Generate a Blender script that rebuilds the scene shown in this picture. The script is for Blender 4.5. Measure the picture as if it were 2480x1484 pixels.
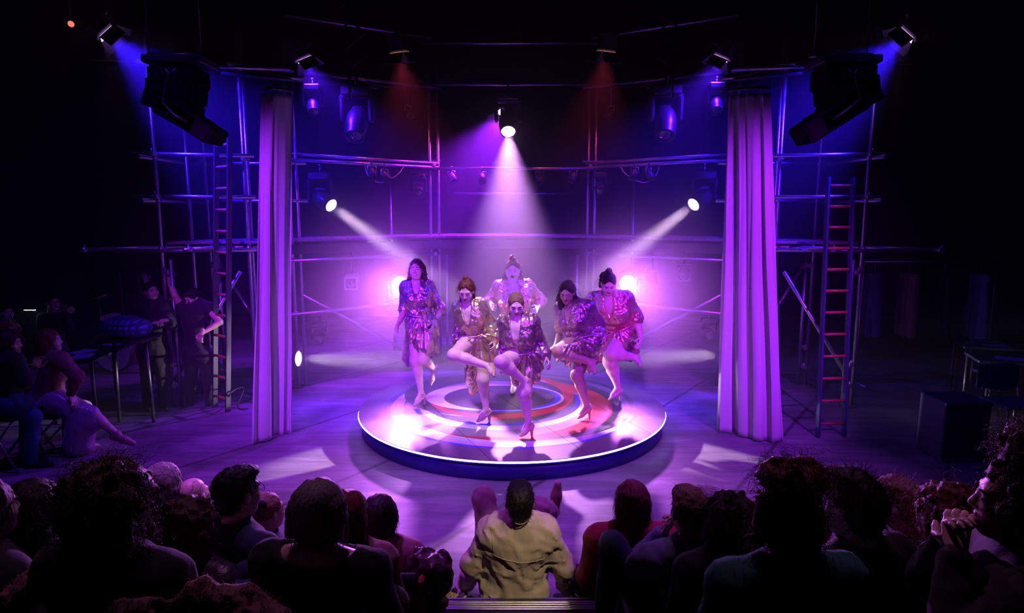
import bpy, bmesh, math, random
import numpy as np
from mathutils import Vector, Matrix

for _o in list(bpy.data.objects):
    bpy.data.objects.remove(_o)
scene = bpy.context.scene
COL = scene.collection

# ------------------------------------------------------------------ camera
F, PITCH, CAM_H = 1550.0, math.radians(8.2), 2.40
cam_data = bpy.data.cameras.new('camera')
cam_data.sensor_width = 36.0
cam_data.lens = F / 2480.0 * 36.0
cam_data.clip_start = 0.05
cam_data.clip_end = 100
cam = bpy.data.objects.new('camera', cam_data)
COL.objects.link(cam)
cam.location = (0, 0, CAM_H)
cam.rotation_euler = (math.pi / 2 - PITCH, 0, 0)
scene.camera = cam

# ------------------------------------------------------------------ world, exposure
world = bpy.data.worlds.new('world')
scene.world = world
world.use_nodes = True
world.node_tree.nodes['Background'].inputs[0].default_value = (0.012, 0.0, 0.10, 1)
world.node_tree.nodes['Background'].inputs[1].default_value = 0.06
vs = scene.view_settings
vs.view_transform = 'Standard'
vs.look = 'None'
vs.exposure = 0.3
vs.gamma = 1.0
vs.use_curve_mapping = False
try:
    cy = scene.cycles
    cy.use_denoising = True
    cy.use_adaptive_sampling = True
    cy.adaptive_threshold = .06
    cy.max_bounces = 4
    cy.diffuse_bounces = 1
    cy.glossy_bounces = 2
    cy.transmission_bounces = 4
    cy.volume_bounces = 0
    cy.transparent_max_bounces = 12
    cy.sample_clamp_indirect = 4
    cy.caustics_reflective = False
    cy.caustics_refractive = False
except Exception:
    pass

# ------------------------------------------------------------------ maths helpers
def V(*a):
    return np.array(a if len(a) > 1 else a[0], dtype=float)
_c, _s = math.cos(PITCH), math.sin(PITCH)
def ray(px, py):
    x = (px - 1240) / F
    y = -(py - 742) / F
    return V(x, _c + y * _s, -_s + y * _c)
CAMP = V(0, 0, CAM_H)
def atY(px, py, Y):
    r = ray(px, py)
    return CAMP + r * (Y / r[1])
def atZ(px, py, z):
    r = ray(px, py)
    return CAMP + r * ((z - CAM_H) / r[2])
def unit(v):
    v = np.asarray(v, float)
    n = np.linalg.norm(v)
    return v / n if n > 1e-9 else v
def frame(d, up=(0, 0, 1)):
    d = unit(d)
    u = np.asarray(up, float)
    if abs(np.dot(d, u)) > .98:
        u = V(1, 0, 0) if abs(d[0]) < .9 else V(0, 1, 0)
    s = unit(np.cross(d, u))
    return s, d, np.cross(s, d)      # side, dir, up

# ------------------------------------------------------------------ materials
MATS = {}
def mat(name, col, rough=.6, metal=0.0, noise=0.0, nscale=8.0, bump=0.0, bscale=40.0, stretch=None,
        emit=None, estr=0.0, sheen=0.0, trans=0.0, spec=.5, col2=None, alpha=1.0, rvar=0.0):
    if name in MATS:
        return MATS[name]
    m = bpy.data.materials.new(name)
    m.use_nodes = True
    nt = m.node_tree
    b = nt.nodes['Principled BSDF']
    b.inputs['Base Color'].default_value = (*col, 1)
    b.inputs['Roughness'].default_value = rough
    b.inputs['Metallic'].default_value = metal
    b.inputs['Specular IOR Level'].default_value = spec
    if sheen:
        b.inputs['Sheen Weight'].default_value = sheen
        b.inputs['Sheen Roughness'].default_value = .4
    if trans:
        b.inputs['Transmission Weight'].default_value = trans
    if alpha < 1:
        b.inputs['Alpha'].default_value = alpha
    if emit is not None:
        b.inputs['Emission Color'].default_value = (*emit, 1)
        b.inputs['Emission Strength'].default_value = estr
    tc = nt.nodes.new('ShaderNodeTexCoord')
    src = tc.outputs['Object']
    if stretch:
        mp = nt.nodes.new('ShaderNodeMapping')
        mp.inputs['Scale'].default_value = stretch
        nt.links.new(src, mp.inputs[0])
        src = mp.outputs[0]
    if noise or col2 or rvar:
        n = nt.nodes.new('ShaderNodeTexNoise')
        n.inputs['Scale'].default_value = nscale
        n.inputs['Detail'].default_value = 5
        nt.links.new(src, n.inputs['Vector'])
        cr = nt.nodes.new('ShaderNodeValToRGB')
        c2 = col2 or tuple(c * (1 - noise) for c in col)
        cr.color_ramp.elements[0].position = .35
        cr.color_ramp.elements[1].position = .68
        cr.color_ramp.elements[0].color = (*c2, 1)
        cr.color_ramp.elements[1].color = (*col, 1)
        nt.links.new(n.outputs['Fac'], cr.inputs[0])
        nt.links.new(cr.outputs[0], b.inputs['Base Color'])
        if rvar:
            mr = nt.nodes.new('ShaderNodeMapRange')
            mr.inputs[1].default_value = .35
            mr.inputs[2].default_value = .65
            mr.inputs[3].default_value = rough - rvar
            mr.inputs[4].default_value = rough + rvar
            nt.links.new(n.outputs['Fac'], mr.inputs[0])
            nt.links.new(mr.outputs[0], b.inputs['Roughness'])
    if bump:
        n2 = nt.nodes.new('ShaderNodeTexNoise')
        n2.inputs['Scale'].default_value = bscale
        n2.inputs['Detail'].default_value = 4
        nt.links.new(src, n2.inputs['Vector'])
        bp = nt.nodes.new('ShaderNodeBump')
        bp.inputs['Strength'].default_value = bump
        bp.inputs['Distance'].default_value = .02
        nt.links.new(n2.outputs['Fac'], bp.inputs['Height'])
        nt.links.new(bp.outputs[0], b.inputs['Normal'])
    MATS[name] = m
    return m

def emission(name, col, strength):
    return mat(name, (0.8, 0.8, 0.8), rough=.4, emit=col, estr=strength)

# ------------------------------------------------------------------ object helpers
def tag(o, label, cat, group=None, kind=None):
    if label: o['label'] = label
    if cat: o['category'] = cat
    if group: o['group'] = group
    if kind: o['kind'] = kind
    return o
def empty(name, loc, label=None, cat=None, group=None, kind=None):
    o = bpy.data.objects.new(name, None)
    COL.objects.link(o)
    o.location = tuple(loc)
    o.empty_display_size = .1
    return tag(o, label, cat, group, kind)

def mesh_obj(name, verts, faces, m, parent=None, smooth=True, origin=None):
    verts = np.asarray(verts, dtype=np.float32)
    if parent is not None:
        verts = verts - np.array(parent_origin(parent), dtype=np.float32)
    elif origin is not None:
        verts = verts - np.array(origin, dtype=np.float32)
    me = bpy.data.meshes.new(name)
    if isinstance(faces, np.ndarray):
        k = faces.shape[1]
        me.vertices.add(len(verts))
        me.vertices.foreach_set('co', verts.ravel())
        me.loops.add(faces.size)
        me.loops.foreach_set('vertex_index', faces.astype(np.int32).ravel())
        me.polygons.add(len(faces))
        me.polygons.foreach_set('loop_start', np.arange(0, faces.size, k, dtype=np.int32))
        me.polygons.foreach_set('loop_total', np.full(len(faces), k, dtype=np.int32))
        me.update(calc_edges=True)
    else:
        me.from_pydata([tuple(v) for v in verts], [], faces)
    me.validate()
    if smooth:
        me.polygons.foreach_set('use_smooth', np.ones(len(me.polygons), dtype=bool))
    if m is not None:
        me.materials.append(m)
    o = bpy.data.objects.new(name, me)
    COL.objects.link(o)
    if parent is not None:
        o.parent = parent
    elif origin is not None:
        o.location = tuple(origin)
    return o

def parent_origin(p):
    v = Vector((0, 0, 0))
    while p is not None:
        v += p.location
        p = p.parent
    return v

class MB:
    """collects shapes in world coordinates for one mesh"""
    def __init__(s):
        s.v, s.f, s.sm = [], [], []
    def _add(s, vs_, fs, smooth=False):
        o = len(s.v)
        s.v += [tuple(float(c) for c in p) for p in vs_]
        s.f += [tuple(i + o for i in f) for f in fs]
        s.sm += [smooth] * len(fs)
        return s
    def box(s, c, size, ax=None, bev=0.0):
        c = V(c)
        a = [V(1, 0, 0), V(0, 1, 0), V(0, 0, 1)] if ax is None else [V(q) for q in ax]
        h = [q / 2 for q in size]
        if bev <= 0:
            P = [c + a[0] * h[0] * i + a[1] * h[1] * j + a[2] * h[2] * k for k in (-1, 1) for j in (-1, 1) for i in (-1, 1)]
            return s._add(P, [(0, 2, 3, 1), (4, 5, 7, 6), (0, 1, 5, 4), (2, 6, 7, 3), (0, 4, 6, 2), (1, 3, 7, 5)])
        b = min(bev, *[q * .9 for q in h])
        bm = bmesh.new()
        bmesh.ops.create_cube(bm, size=1)
        for vv in bm.verts:
            vv.co = Vector((vv.co.x * size[0], vv.co.y * size[1], vv.co.z * size[2]))
        bmesh.ops.bevel(bm, geom=bm.edges[:], offset=b, segments=1, affect='EDGES', profile=.5)
        bm.verts.ensure_lookup_table()
        P = [c + a[0] * q.co.x + a[1] * q.co.y + a[2] * q.co.z for q in bm.verts]
        fs = [tuple(q.index for q in f.verts) for f in bm.faces]
        bm.free()
        return s._add(P, fs)
    def tube(s, a, b, r, r2=None, n=12, cap=True, hollow=0.0):
        a, b = V(a), V(b)
        r2 = r if r2 is None else r2
        sd, d, up = frame(b - a)
        ang = [2 * math.pi * i / n for i in range(n)]
        P = [a + (sd * math.cos(t) + up * math.sin(t)) * r for t in ang] + [b + (sd * math.cos(t) + up * math.sin(t)) * r2 for t in ang]
        fs = [(i, (i + 1) % n, n + (i + 1) % n, n + i) for i in range(n)]
        s._add(P, fs, True)
        if cap:
            o = len(s.v) - 2 * n
            s.f += [tuple(o + i for i in reversed(range(n))), tuple(o + n + i for i in range(n))]
            s.sm += [False, False]
        return s
    def path(s, pts, r, n=8, cap=True):
        pts = [V(p) for p in pts]
        rs = r if hasattr(r, '__len__') else [r] * len(pts)
        sd, d, up = frame(pts[1] - pts[0])
        P = []
        for i, p in enumerate(pts):
            if i == 0: t = pts[1] - p
            elif i == len(pts) - 1: t = p - pts[i - 1]
            else: t = pts[i + 1] - pts[i - 1]
            t = unit(t)
            sd = unit(sd - t * np.dot(sd, t))
            up = np.cross(sd, t)
            P += [p + (sd * math.cos(2 * math.pi * k / n) + up * math.sin(2 * math.pi * k / n)) * rs[i] for k in range(n)]
        fs = [(i * n + k, i * n + (k + 1) % n, (i + 1) * n + (k + 1) % n, (i + 1) * n + k) for i in range(len(pts) - 1) for k in range(n)]
        s._add(P, fs, True)
        if cap:
            o = len(s.v) - len(P)
            L = len(pts) - 1
            s.f += [tuple(o + i for i in reversed(range(n))), tuple(o + L * n + i for i in range(n))]
            s.sm += [False, False]
        return s
    def lathe(s, c, axis, prof, n=24, smooth=True):
        """prof: list of (along, radius)"""
        c = V(c)
        sd, d, up = frame(axis)
        P = []
        for (h, r) in prof:
            P += [c + d * h + (sd * math.cos(2 * math.pi * k / n) + up * math.sin(2 * math.pi * k / n)) * r for k in range(n)]
        fs = [(i * n + k, i * n + (k + 1) % n, (i + 1) * n + (k + 1) % n, (i + 1) * n + k) for i in range(len(prof) - 1) for k in range(n)]
        s._add(P, fs, smooth)
        o = len(s.v) - len(P)
        L = len(prof) - 1
        if prof[0][1] > 1e-4:
            s.f.append(tuple(o + i for i in reversed(range(n)))); s.sm.append(False)
        if prof[-1][1] > 1e-4:
            s.f.append(tuple(o + L * n + i for i in range(n))); s.sm.append(False)
        return s
    def quad(s, a, b, c, d):
        return s._add([a, b, c, d], [(0, 1, 2, 3)])
    def prism(s, outline, d):
        """closed outline (3d points) extruded along d"""
        n = len(outline)
        P = [V(p) for p in outline] + [V(p) + V(d) for p in outline]
        fs = [tuple(reversed(range(n))), tuple(n + i for i in range(n))] + [(i, (i + 1) % n, n + (i + 1) % n, n + i) for i in range(n)]
        return s._add(P, fs)
    def build(s, name, m, parent=None, origin=None):
        o = mesh_obj(name, s.v, s.f, m, parent, smooth=False, origin=origin)
        if len(o.data.polygons) == len(s.sm):
            o.data.polygons.foreach_set('use_smooth', s.sm)
        # consistent outward normals
        bm = bmesh.new(); bm.from_mesh(o.data)
        bmesh.ops.recalc_face_normals(bm, faces=bm.faces[:])
        bm.to_mesh(o.data); bm.free()
        return o

def spot(name, loc, target, energy, color, size, blend=.3, radius=.05, parent=None):
    l = bpy.data.lights.new(name, 'SPOT')
    l.energy = energy
    l.color = color
    l.spot_size = math.radians(size)
    l.spot_blend = blend
    l.shadow_soft_size = radius
    o = bpy.data.objects.new(name, l)
    COL.objects.link(o)
    d = Vector(tuple(V(target) - V(loc)))
    o.rotation_euler = d.to_track_quat('-Z', 'Y').to_euler()
    if parent is not None:
        o.parent = parent
        o.location = Vector(tuple(loc)) - parent_origin(parent)
    else:
        o.location = tuple(loc)
    return o
# ------------------------------------------------------------------ shared materials
def floor_material():
    m = bpy.data.materials.new('stage_floor_vinyl'); m.use_nodes = True
    nt = m.node_tree; b = nt.nodes['Principled BSDF']
    b.inputs['Specular IOR Level'].default_value = .4
    tc = nt.nodes.new('ShaderNodeTexCoord')
    def noise(scale, stretch, detail=6, rot=0.0):
        mp = nt.nodes.new('ShaderNodeMapping'); mp.inputs['Scale'].default_value = stretch; mp.inputs['Rotation'].default_value = (0, 0, rot)
        nt.links.new(tc.outputs['Object'], mp.inputs[0])
        n = nt.nodes.new('ShaderNodeTexNoise'); n.inputs['Scale'].default_value = scale; n.inputs['Detail'].default_value = detail
        n.inputs['Distortion'].default_value = .6
        nt.links.new(mp.outputs[0], n.inputs['Vector'])
        return n.outputs['Fac']
    def ramp(src, p0, c0, p1, c1):
        r = nt.nodes.new('ShaderNodeValToRGB'); e = r.color_ramp.elements
        e[0].position, e[0].color, e[1].position, e[1].color = p0, (*c0, 1), p1, (*c1, 1)
        nt.links.new(src, r.inputs[0]); return r.outputs[0]
    def mulc(a, c):
        x = nt.nodes.new('ShaderNodeMix'); x.data_type = 'RGBA'; x.blend_type = 'MULTIPLY'; x.inputs[0].default_value = 1
        nt.links.new(a, x.inputs[6]); nt.links.new(c, x.inputs[7]); return x.outputs[2]
    base = ramp(noise(1.1, (1, 1, 1)), .32, (.13, .115, .14), .7, (.30, .27, .32))
    streak = ramp(noise(3.0, (.35, 2.6, 1), 7, .25), .35, (.62, .60, .64), .65, (1, 1, 1))
    scuff = ramp(noise(2.2, (.6, 3.4, 1), 8, -.5), .58, (1, 1, 1), .74, (1.55, 1.5, 1.55))
    # vinyl strip joints
    w = nt.nodes.new('ShaderNodeTexWave'); w.bands_direction = 'X'; w.inputs['Scale'].default_value = .21; w.wave_profile = 'SIN'
    mp = nt.nodes.new('ShaderNodeMapping'); mp.inputs['Rotation'].default_value = (0, 0, .62); nt.links.new(tc.outputs['Object'], mp.inputs[0]); nt.links.new(mp.outputs[0], w.inputs[0])
    joint = ramp(w.outputs['Fac'], .0, (.35, .35, .35), .0004, (1, 1, 1))
    nt.links.new(mulc(mulc(mulc(base, streak), scuff), joint), b.inputs['Base Color'])
    mr = nt.nodes.new('ShaderNodeMapRange'); mr.inputs[3].default_value = .34; mr.inputs[4].default_value = .74
    nt.links.new(noise(2.6, (.5, 2.2, 1), 6, .1), mr.inputs[0]); nt.links.new(mr.outputs[0], b.inputs['Roughness'])
    bp = nt.nodes.new('ShaderNodeBump'); bp.inputs['Strength'].default_value = .25; bp.inputs['Distance'].default_value = .02
    nt.links.new(noise(6, (.6, 1.6, 1)), bp.inputs['Height']); nt.links.new(bp.outputs[0], b.inputs['Normal'])
    return m
M_FLOOR = floor_material()
M_BLACK = mat('black_paint', (.012, .012, .014), rough=.55, noise=.3, nscale=20)
M_MATTE = mat('black_drape', (.018, .016, .024), rough=.9, noise=.3, nscale=3)
M_STEEL = mat('galvanised_steel', (.42, .42, .46), rough=.36, metal=.9, noise=.14, nscale=9, rvar=.08)
M_DARKSTEEL = mat('dark_steel', (.10, .10, .115), rough=.4, metal=.8, noise=.3, nscale=30)
M_PLASTIC = mat('black_plastic', (.02, .02, .024), rough=.38, noise=.2, nscale=40)
M_DECK = mat('scaffold_deck_wood', (.20, .16, .17), rough=.7, noise=.5, nscale=6, stretch=(1, 6, 6))
M_CABLE = mat('cable_rubber', (.02, .02, .025), rough=.45)
M_RED = mat('red_plastic', (.5, .03, .02), rough=.5)

DC, DR, DZ = V(0, 7.255, 0), 1.75, .20

# ------------------------------------------------------------------ room shell
def struct(o):
    o['kind'] = 'structure'
    return o
struct(MB().box((0, 5.5, -.05), (20, 20, .1)).build('floor', M_FLOOR))
struct(MB().box((0, 15.1, 3.75), (20, .2, 7.5)).build('wall_back', M_MATTE))
struct(MB().box((-9.1, 5.5, 3.75), (.2, 19, 7.5)).build('wall_left', M_MATTE))
struct(MB().box((9.1, 5.5, 3.75), (.2, 19, 7.5)).build('wall_right', M_MATTE))
struct(MB().box((0, -4.1, 3.75), (20, .2, 7.5)).build('wall_front', M_MATTE))
struct(MB().box((0, 5.5, 7.6), (20, 20, .2)).build('ceiling', M_MATTE))

# ------------------------------------------------------------------ round stage
def swirl_material():
    m = bpy.data.materials.new('painted_swirl')
    m.use_nodes = True
    nt = m.node_tree
    b = nt.nodes['Principled BSDF']
    b.inputs['Roughness'].default_value = .36
    tc = nt.nodes.new('ShaderNodeTexCoord')
    mp = nt.nodes.new('ShaderNodeMapping')
    mp.inputs['Scale'].default_value = (1 / DR, 1 / DR, 0)
    nt.links.new(tc.outputs['Object'], mp.inputs[0])
    dist = nt.nodes.new('ShaderNodeTexNoise')
    dist.inputs['Scale'].default_value = 3
    nt.links.new(mp.outputs[0], dist.inputs['Vector'])
    BASE, DARK = (.13, .115, .14), (.04, .03, .055)
    WHITE, RED, BLUE, MAUVE = (.60, .58, .62), (.50, .015, .03), (.05, .03, .60), (.24, .21, .26)
    rings = [(-.005, .01, .835, .835, BLUE), (0, 0, .80, .80, WHITE), (.05, .07, .775, .775, DARK),
             (.04, .05, .745, .76, BASE), (.02, .02, .71, .72, DARK), (-.01, -.01, .675, .68, RED), (-.09, -.02, .62, .62, MAUVE),
             (-.07, .03, .55, .55, WHITE), (-.065, .09, .53, .53, BLUE), (-.075, .115, .51, .51, DARK),
             (-.12, .27, .56, .56, RED), (-.2, .28, .545, .545, WHITE), (-.22, .285, .54, .54, DARK), (-.08, .19, .50, .50, RED), (-.11, .25, .47, .47, DARK),
             (-.13, .22, .435, .38, MAUVE), (-.20, .19, .40, .325, WHITE), (-.04, .16, .40, .315, WHITE), (-.05, .162, .39, .305, BLUE), (-.085, .17, .385, .30, DARK)]
    prev = None
    for (cx, cy_, rx, ry, c) in rings:
        mm = nt.nodes.new('ShaderNodeMapping')
        mm.vector_type = 'POINT'
        mm.inputs['Location'].default_value = (-cx / rx, -cy_ / ry, 0)
        mm.inputs['Scale'].default_value = (1 / rx, 1 / ry, 0)
        nt.links.new(mp.outputs[0], mm.inputs[0])
        ln = nt.nodes.new('ShaderNodeVectorMath'); ln.operation = 'LENGTH'
        nt.links.new(mm.outputs[0], ln.inputs[0])
        lt = nt.nodes.new('ShaderNodeMapRange')
        lt.inputs[1].default_value = 1.004
        lt.inputs[2].default_value = .996
        nt.links.new(ln.outputs['Value'], lt.inputs[0])
        mx = nt.nodes.new('ShaderNodeMix'); mx.data_type = 'RGBA'
        if prev is None:
            mx.inputs[6].default_value = (*BASE, 1)
        else:
            nt.links.new(prev, mx.inputs[6])
        mx.inputs[7].default_value = (*c, 1)
        nt.links.new(lt.outputs[0], mx.inputs[0])
        prev = mx.outputs[2]
    # scuffs and wear
    n = nt.nodes.new('ShaderNodeTexNoise'); n.inputs['Scale'].default_value = 7; n.inputs['Detail'].default_value = 8
    nt.links.new(mp.outputs[0], n.inputs['Vector'])
    cr = nt.nodes.new('ShaderNodeValToRGB')
    cr.color_ramp.elements[0].position = .3; cr.color_ramp.elements[0].color = (.72, .70, .73, 1)
    cr.color_ramp.elements[1].position = .7; cr.color_ramp.elements[1].color = (1, 1, 1, 1)
    nt.links.new(n.outputs['Fac'], cr.inputs[0])
    mul = nt.nodes.new('ShaderNodeMix'); mul.data_type = 'RGBA'; mul.blend_type = 'MULTIPLY'; mul.inputs[0].default_value = 1
    nt.links.new(prev, mul.inputs[6]); nt.links.new(cr.outputs[0], mul.inputs[7])
    nt.links.new(mul.outputs[2], b.inputs['Base Color'])
    mr = nt.nodes.new('ShaderNodeMapRange')
    mr.inputs[3].default_value = .28; mr.inputs[4].default_value = .5
    nt.links.new(n.outputs['Fac'], mr.inputs[0]); nt.links.new(mr.outputs[0], b.inputs['Roughness'])
    return m
stage = empty('round_stage', (DC[0], DC[1], 0), 'low round stage with a painted red, white and blue swirl and glowing rim', 'stage')
M_SIDE = mat('stage_side_blue_lit', (.06, .05, .42), rough=.45, noise=.25, nscale=3)  # blue light falling on the stage side is put into the base colour
n_ = 128
MB().lathe((0, DC[1], 0), (0, 0, 1), [(0, DR - .03), (DZ - .045, DR - .03)], n=n_).build('skirt', M_SIDE, stage)
MB().lathe((0, DC[1], DZ - .045), (0, 0, 1), [(0, DR - .004), (.035, DR - .004)], n=n_).build('rim_board', M_SIDE, stage)
# top made of four board panels with recessed joints
M_SWIRL = swirl_material()
top_root = MB().lathe((0, DC[1], DZ - .012), (0, 0, 1), [(0, DR - .012), (.006, DR - .012)], n=n_).build('sub_top', M_BLACK, stage)
for q in range(4):
    x0 = -DR + q * DR / 2; x1 = x0 + DR / 2
    ca = math.cos(.42); sa = math.sin(.42)
    g = .0025
    pts = []
    N = 40
    xs = [x0 + g + (x1 - x0 - 2 * g) * i / N for i in range(N + 1)]
    rr = DR
    up_ = [(x, math.sqrt(max(rr * rr - x * x, 1e-6))) for x in xs if abs(x) <= rr]
    dn_ = [(x, -y) for (x, y) in reversed(up_)]
    poly = up_ + dn_
    bm = bmesh.new()
    lo = [bm.verts.new((x * ca - y * sa, x * sa + y * ca, DZ - .006)) for x, y in poly]
    hi = [bm.verts.new((x * ca - y * sa, x * sa + y * ca, DZ)) for x, y in poly]
    bm.faces.new(hi)
    for i in range(len(poly)):
        j = (i + 1) % len(poly)
        try: bm.faces.new((lo[i], lo[j], hi[j], hi[i]))
        except ValueError: pass
    bmesh.ops.recalc_face_normals(bm, faces=bm.faces[:])
    me = bpy.data.meshes.new('top_panel'); bm.to_mesh(me); bm.free()
    me.materials.append(M_SWIRL)
    o = bpy.data.objects.new('top_panel', me); COL.objects.link(o); o.parent = stage
M_LED = emission('led_strip', (.55, .40, 1.0), 9)
bm = bmesh.new()
NT, NR = 160, 8
vv = [[bm.verts.new(((DR - .004 + .0095 * math.cos(b * 2 * math.pi / NR)) * math.cos(a * 2 * math.pi / NT), (DR - .004 + .0095 * math.cos(b * 2 * math.pi / NR)) * math.sin(a * 2 * math.pi / NT), DZ - .016 + .0095 * math.sin(b * 2 * math.pi / NR))) for b in range(NR)] for a in range(NT)]
for a in range(NT):
    for b in range(NR):
        bm.faces.new((vv[a][b], vv[(a + 1) % NT][b], vv[(a + 1) % NT][(b + 1) % NR], vv[a][(b + 1) % NR]))
me = bpy.data.meshes.new('led_strip'); bm.to_mesh(me); bm.free(); me.materials.append(M_LED)
o = bpy.data.objects.new('led_strip', me); COL.objects.link(o); o.parent = stage; o['label'] = 'glowing white violet strip light'

# ------------------------------------------------------------------ audience risers
M_RISER = mat('riser_carpet', (.012, .011, .013), rough=.95, noise=.3, nscale=30)
M_NOSE = mat('aluminium_nosing', (.72, .70, .74), rough=.42, metal=1.0, noise=.2, nscale=25)
def riser(y0, y1, z, label):
    r = empty('riser', (0, (y0 + y1) / 2, 0), label, 'riser')
    r['kind'] = 'structure'
    MB().box((0, (y0 + y1) / 2, z / 2), (11.5, abs(y1 - y0), z)).build('platform', M_RISER, r)
    return r
r1 = riser(3.42, 2.38, .20, 'lowest black seating riser with a metal front edge')
nb = MB()
for k in range(4):
    nb.box((-.15, 3.385 - k * .022, .2045 + .001 * (k % 2)), (1.36, .017, .009), bev=.002)
nb.box((-.15, 3.415, .19), (1.36, .012, .034))
nb.build('nosing', M_NOSE, r1)
riser(2.36, 1.2, .52, 'middle black seating riser below the upper seats')
riser(1.18, -3.9, .90, 'upper black seating riser at the back')
# ------------------------------------------------------------------ scaffold
def coupler(p, parent, ax=(0, 0, 1), s=1.0):
    m = MB()
    a = unit(V(ax))
    sd, d, up = frame(a)
    m.lathe(V(p) - d * .03 * s, d, [(0, .03 * s), (.006 * s, .036 * s), (.054 * s, .036 * s), (.06 * s, .03 * s)], n=10)
    m.box(V(p) + sd * .042 * s, (.026 * s, .05 * s, .05 * s), (sd, d, up))
    m.tube(V(p) + sd * .04 * s - up * .03 * s, V(p) + sd * .04 * s + up * .06 * s, .008 * s, n=6)
    return m.build('coupler', M_STEEL, parent)
TR = .024
def tube_part(name, a, b, parent, m=None, r=TR):
    return MB().tube(a, b, r, n=12).build(name, m or M_STEEL, parent)
DECK = 2.05
def tower(sgn, label):
    X = lambda x: x * sgn
    root = empty('scaffold_tower', (X(3.7), 8.2, 0), label, 'scaffold', 'scaffold towers beside the curtains')
    poles = {'A': (4.26, 7.8, 5.2), 'B': (4.14, 8.32, 4.2), 'C': (4.15, 8.82, 5.1), 'D': (3.32, 8.1, 5.0), 'D2': (3.36, 8.3, 5.0), 'E': (2.97, 8.67, 4.75), 'E2': (2.91, 8.80, 4.75)}
    for k, (x, y, z) in poles.items():
        if k == 'B' and sgn > 0: continue
        tube_part('pole', (X(x), y, 0), (X(x), y, z), root)
        MB().box((X(x), y, .006), (.13, .13, .012)).build('base_plate', M_STEEL, root)
    P = lambda k, z, dx=0, dy=0: V(X(poles[k][0] + dx), poles[k][1] + dy, z)
    for z in (2.56, 3.06):
        tube_part('guard_rail', P('A', z, .05, -.25), P('C', z, .05, .2), root)
        tube_part('guard_rail', P('A', z + .05, .25, -.05), P('D', z + .05, -.15, -.05), root)
        tube_part('guard_rail', P('C', z + .02, .15, .05), P('E', z + .02, -.2, .12), root)
        for k in 'ACDE':
            coupler(P(k, z + .02), root, (0, 0, 1))
        coupler(P('C', z + .04, .04, .03), root, (1, 0, 0))
        coupler(P('A', z + .05, -.02, -.05), root, (1, 0, 0))
    # deck frame and boards
    tube_part('deck_tube', P('A', DECK - .06, .75, -.3), P('A', DECK - .06, -.2, .55), root)
    tube_part('deck_tube', P('A', DECK - .09, .5, -.12), P('D', DECK - .09, -.15, -.12), root)
    tube_part('deck_tube', P('C', DECK - .06, .1, .05), P('E', DECK - .06, -.1, .2), root)
    tube_part('deck_tube', P('D', DECK - .06, .55, -.55), P('D', DECK - .06, -.02, .3), root)
    tube_part('deck_tube', P('E', DECK - .06, .5, -.65), P('E', DECK - .06, -.02, .3), root)
    for q in ('A', 'C', 'D', 'E'):
        coupler(P(q, DECK - .07), root)
    coupler(P('A', DECK - .06, .75, -.3), root, (sgn * 1, -.3, 0))
    coupler(P('D', DECK - .06, .5, -.5), root, (sgn * 1, -.8, 0))
    for i in range(5):
        a = P('A', DECK, -.02, .12 + i * .2); b = P('E', DECK, -.05, -.45 + i * .2)
        d = unit(b - a); L = np.linalg.norm(b - a)
        sd = V(-d[1], d[0], 0)
        MB().box((a + b) / 2 + V(0, 0, .004 * (i % 2)), (L, .185, .034), (d, sd, V(0, 0, 1)), bev=.004).build('deck_board', M_DECK, root)
    # top tubes, lower ties and braces
    tube_part('top_tube', V(X(4.9), 7.75, 4.15), V(X(2.7), 8.15, 4.15), root)
    tube_part('top_tube', P('A', 4.15, .05, -.1), P('C', 4.15, .05, .2), root)
    coupler(P('A', 4.15), root); coupler(P('D', 4.15), root)
    tube_part('tie_tube', P('E', 1.78, .05, -.1), V(X(1.15), 10.2, 1.78), root)
    tube_part('tie_tube', P('E', 1.05, .05, -.1), V(X(1.15), 10.2, 1.05), root)
    tube_part('brace', P('C', 1.85, -.02, .06), P('E', .1, .1, .06), root)
    tube_part('brace', P('A', 1.7, -.9, .1), P('A', .25, .05, .06), root)
    tube_part('brace', V(X(2.9), 8.8, 1.3), V(X(1.6), 10.0, .2), root)
    tube_part('pole', P('A', .0, -.09, .02), P('A', 1.85, -.09, .02), root)
    tube_part('pole', P('C', .0, -.09, .02), P('C', 1.85, -.09, .02), root)
    for z in (.28, .55, 1.7):
        coupler(P('A', z, -.045, .01), root, (1, 0, 0)); coupler(P('C', z, -.045, .01), root, (1, 0, 0))
    for z in (.4, 1.05, 1.78, 3.6):
        coupler(P('E', z), root)
    return root
tl = tower(-1, 'steel tube scaffold tower left of the stage, behind the left curtain')
tr = tower(1, 'steel tube scaffold tower right of the stage, behind the right curtain')

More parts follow.
